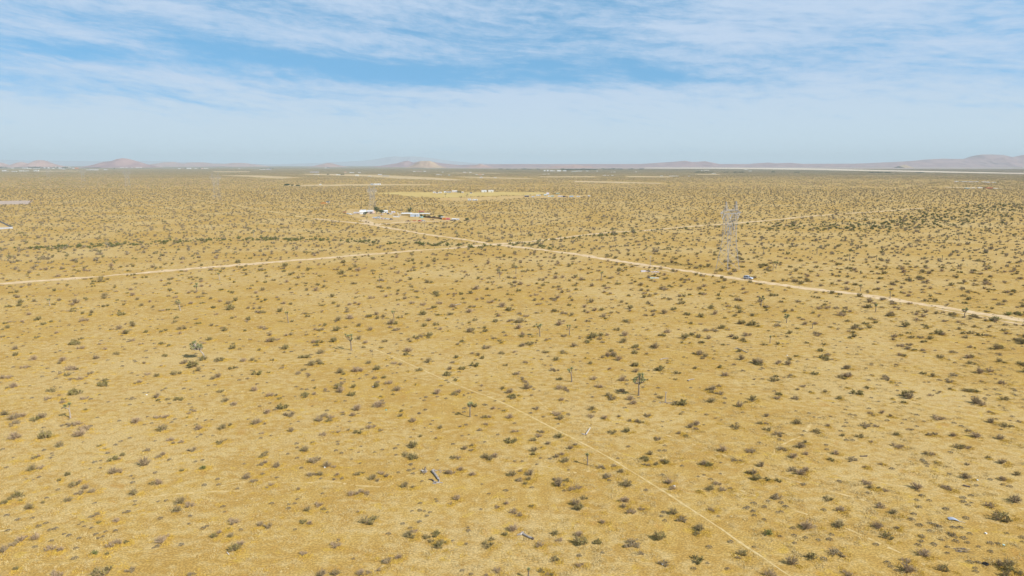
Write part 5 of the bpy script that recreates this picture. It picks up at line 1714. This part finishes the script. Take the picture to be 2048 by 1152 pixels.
# ------------------------------------------------------------------ hills
def vnoise(x, y, seed):
    P = np.stack([x.ravel(), y.ravel()], 1)
    return field_noise(P, 1.0, seed).reshape(x.shape)


def hill(name, prof, D, half, m, label, seed, rough=.30, back=1.0):
    """terrain with the skyline PROF (photo pixels) standing D metres out, HALF metres deep to the front"""
    px_ = np.array([q[0] for q in prof], float)
    py_ = np.array([q[1] for q in prof], float)
    n = max(80, min(900, int((px_[-1] - px_[0]) * 1.8)))
    xs = np.linspace(px_[0], px_[-1], n)
    yy = np.interp(xs, px_, py_)
    k = np.array([.25, .5, .25])
    yy = np.convolve(np.r_[yy[0], yy, yy[-1]], k, 'valid')
    wx = (xs - 1024) / F * (D * CP + EYE * SP)
    top = np.array([top_z(Vector((0, D, 0)), y) for y in yy])
    top = np.maximum(top, 1.0)
    ny = 34
    t = np.linspace(-1, back, ny)
    X, T = np.meshgrid(wx, t)
    W = max(abs(wx[-1] - wx[0]), 1)
    u = X / half
    sh = np.where(T < 0, 1 - (-T) ** 1.25, 1 - (T / max(back, 1e-3)) ** 1.6)
    rid = np.abs(vnoise(u * 5 + 9 + vnoise(u * 2, T * 2, seed + 3) * 1.2, T * 2.2 + 7, seed) - .5) * 2
    rid2 = np.abs(vnoise(u * 13 + 31, T * 6 + 3, seed + 1) - .5) * 2
    shape = np.clip(sh, 0, 1) ** 1.15
    Z = top[None, :] * shape * (1 - rough * (1 - np.clip(sh, 0, 1) ** 2) * (.65 * rid + .35 * rid2) * 1.6)
    shift = half * .35 * (vnoise(u * 1.3 + 3, T * 0 + 2, seed + 5) - .5)
    Y = D + T * half + shift * (np.abs(T) < .999)
    Z[0, :] = -2
    Z[-1, :] = -2
    Z[:, 0] = np.minimum(Z[:, 0], 0) - 1
    Z[:, -1] = np.minimum(Z[:, -1], 0) - 1
    b = MB()
    b.v = np.stack([X, Y, Z], -1).reshape(-1, 3).tolist()
    for j in range(ny - 1):
        for i in range(n - 1):
            a = j * n + i
            b.f.append((a, a + 1, a + 1 + n, a + n))
            b.mi.append(0)
    o = b.build(name, m)
    tag(o, label, None, None, 'structure')
    return o


M_TAN = mat('tan_rock', (.46, .34, .20), .95, col2=(.36, .24, .16), scale=.004)
M_PINK = mat('pink_rock', (.44, .275, .215), .95, col2=(.34, .21, .17), scale=.004)
M_PURPLE = mat('dark_desert_rock', (.26, .155, .15), .95, col2=(.37, .23, .20), scale=.004)
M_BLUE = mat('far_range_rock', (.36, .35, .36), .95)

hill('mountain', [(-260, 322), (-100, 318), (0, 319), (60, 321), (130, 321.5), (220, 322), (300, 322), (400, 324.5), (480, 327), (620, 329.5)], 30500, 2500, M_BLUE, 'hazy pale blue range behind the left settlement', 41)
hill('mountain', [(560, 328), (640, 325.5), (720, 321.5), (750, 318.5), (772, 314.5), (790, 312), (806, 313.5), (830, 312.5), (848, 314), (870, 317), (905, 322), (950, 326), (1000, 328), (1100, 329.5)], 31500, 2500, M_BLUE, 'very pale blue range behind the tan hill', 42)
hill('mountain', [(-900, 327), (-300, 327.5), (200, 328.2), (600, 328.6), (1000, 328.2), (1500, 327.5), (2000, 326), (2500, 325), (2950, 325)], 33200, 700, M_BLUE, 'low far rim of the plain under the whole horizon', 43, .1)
hill('mountain', [(860, 331.5), (900, 330), (960, 329), (1020, 328), (1160, 328), (1280, 328), (1305, 326.3), (1340, 324), (1358, 322.4), (1370, 321.3), (1384, 324), (1398, 323.3), (1412, 322.2), (1424, 324.4), (1442, 328), (1500, 328.2), (1516, 326.4), (1540, 325), (1552, 326.4), (1580, 325.4), (1600, 327.8), (1700, 327.5), (1790, 324),
                  (1835, 321.4), (1850, 319.5), (1892, 317), (1920, 317.6), (1944, 317.8), (1956, 313.5), (1964, 309.6), (1972, 308.6), (1990, 308.5), (2008, 309.4), (2026, 313.4), (2034, 314), (2048, 310), (2076, 306), (2110, 311), (2160, 316), (2300, 322), (2420, 330)],
     17500, 1400, M_PURPLE, 'long purple mountain chain rising to the right edge', 44, .42, 1.0)
hill('hill', [(182, 331), (200, 326.5), (214, 323.6), (224, 322.6), (231, 321.2), (238, 318), (246, 316.2), (254, 317.4), (264, 320.8), (276, 325.2), (294, 331)], 14000, 620, M_PURPLE, 'isolated dark purple hill left of the power line', 45, .22)
hill('hill', [(-30, 329), (-6, 325), (4, 324.6), (14, 329.5)], 16000, 600, M_PINK, 'small pink hill cut by the left edge', 46)
hill('hill', [(22, 330), (34, 325), (41, 323.8), (48, 326), (58, 330)], 15500, 500, M_PINK, 'tiny pink hill left of the rounded one', 47)
hill('hill', [(60, 330.5), (68, 326), (76, 321), (84, 319.8), (93, 320.8), (101, 325.6), (112, 330.5)], 15000, 600, M_PINK, 'rounded pink hill behind the left settlement', 48)
hill('hill', [(302, 331), (318, 327), (330, 324.6), (346, 324), (356, 326.5), (368, 327), (380, 325), (402, 324.6), (418, 327.4), (450, 327.8), (470, 325.6), (492, 326), (520, 331)], 20500, 1300, M_PINK, 'low row of pale pink hills right of the purple hill', 49)
hill('hill', [(624, 333), (636, 329.4), (648, 327.4), (656, 325.6), (664, 326.4), (674, 329.4), (688, 333)], 17500, 800, M_PINK, 'small pale pink hill left of the tan hill', 50)
hill('mountain', [(752, 333), (780, 328.4), (792, 326.4), (806, 322.2), (814, 321.2), (824, 325), (836, 322.8), (850, 321.6), (866, 323.4), (884, 326.6), (920, 330), (990, 332)], 17000, 1100, M_PURPLE, 'purplish mountain directly behind the tan hill', 51)
hill('hill', [(814, 335.5), (826, 330.4), (836, 324.2), (843, 321.9), (852, 322.0), (860, 321.8), (868, 324.6), (876, 330.2), (892, 335.5)], 12500, 520, M_TAN, 'sunlit tan hill above the ranch', 52, .34)
hill('hill', [(926, 336.5), (940, 332.6), (952, 329.8), (961, 327.4), (967, 329.2), (978, 332.4), (992, 336.5)], 13500, 500, M_PINK, 'small pointed pink hill right of the tan hill', 53, .34)
hill('hill', [(1088, 338), (1102, 332.6), (1112, 331.4), (1124, 332), (1138, 330.8), (1148, 329.4), (1158, 330), (1164, 332), (1178, 331.2), (1190, 335), (1200, 338)], 13000, 560, M_PINK, 'low orange-pink hill behind the white town', 54, .34)
hill('hill', [(1800, 332.2), (1805, 330.6), (1809, 329.3), (1813, 330.4), (1819, 332.2)], 12400, 200, M_TAN, 'tiny pale dune at the foot of the right mountains', 55)

# the pale alluvial slope under the right hand mountains
patch('alluvial_fan', [(880, 336.4), (1000, 337.4), (1100, 338.4), (1290, 337.8), (1440, 338.6), (1600, 340.4), (1800, 344.4), (2000, 348.5), (2200, 353), (2300, 342), (2000, 334.6), (1700, 333.4), (1300, 333.0), (1000, 333.4), (880, 334)], M_FAN, 0.3,
      'purplish pale flats below the right mountains', clear=False, jit=.01)

# ------------------------------------------------------------------ air
hz = MB()
hz.box((0, 18200, 259), (76000, 39600, 520))
haze = bpy.data.materials.new('desert_haze')
haze.use_nodes = True
N = NT(haze.node_tree)
N.n.clear()
out = N.node('ShaderNodeOutputMaterial')
vol = N.node('ShaderNodeVolumePrincipled')
vol.inputs['Color'].default_value = (0.80, 0.93, 0.98, 1)
vol.inputs['Density'].default_value = 4.2e-5
vol.inputs['Anisotropy'].default_value = 0.0
N.l.new(vol.outputs[0], out.inputs['Volume'])
hb = hz.build('haze', haze)
tag(hb, 'thin pale desert haze over the whole plain', 'haze', None, 'stuff')
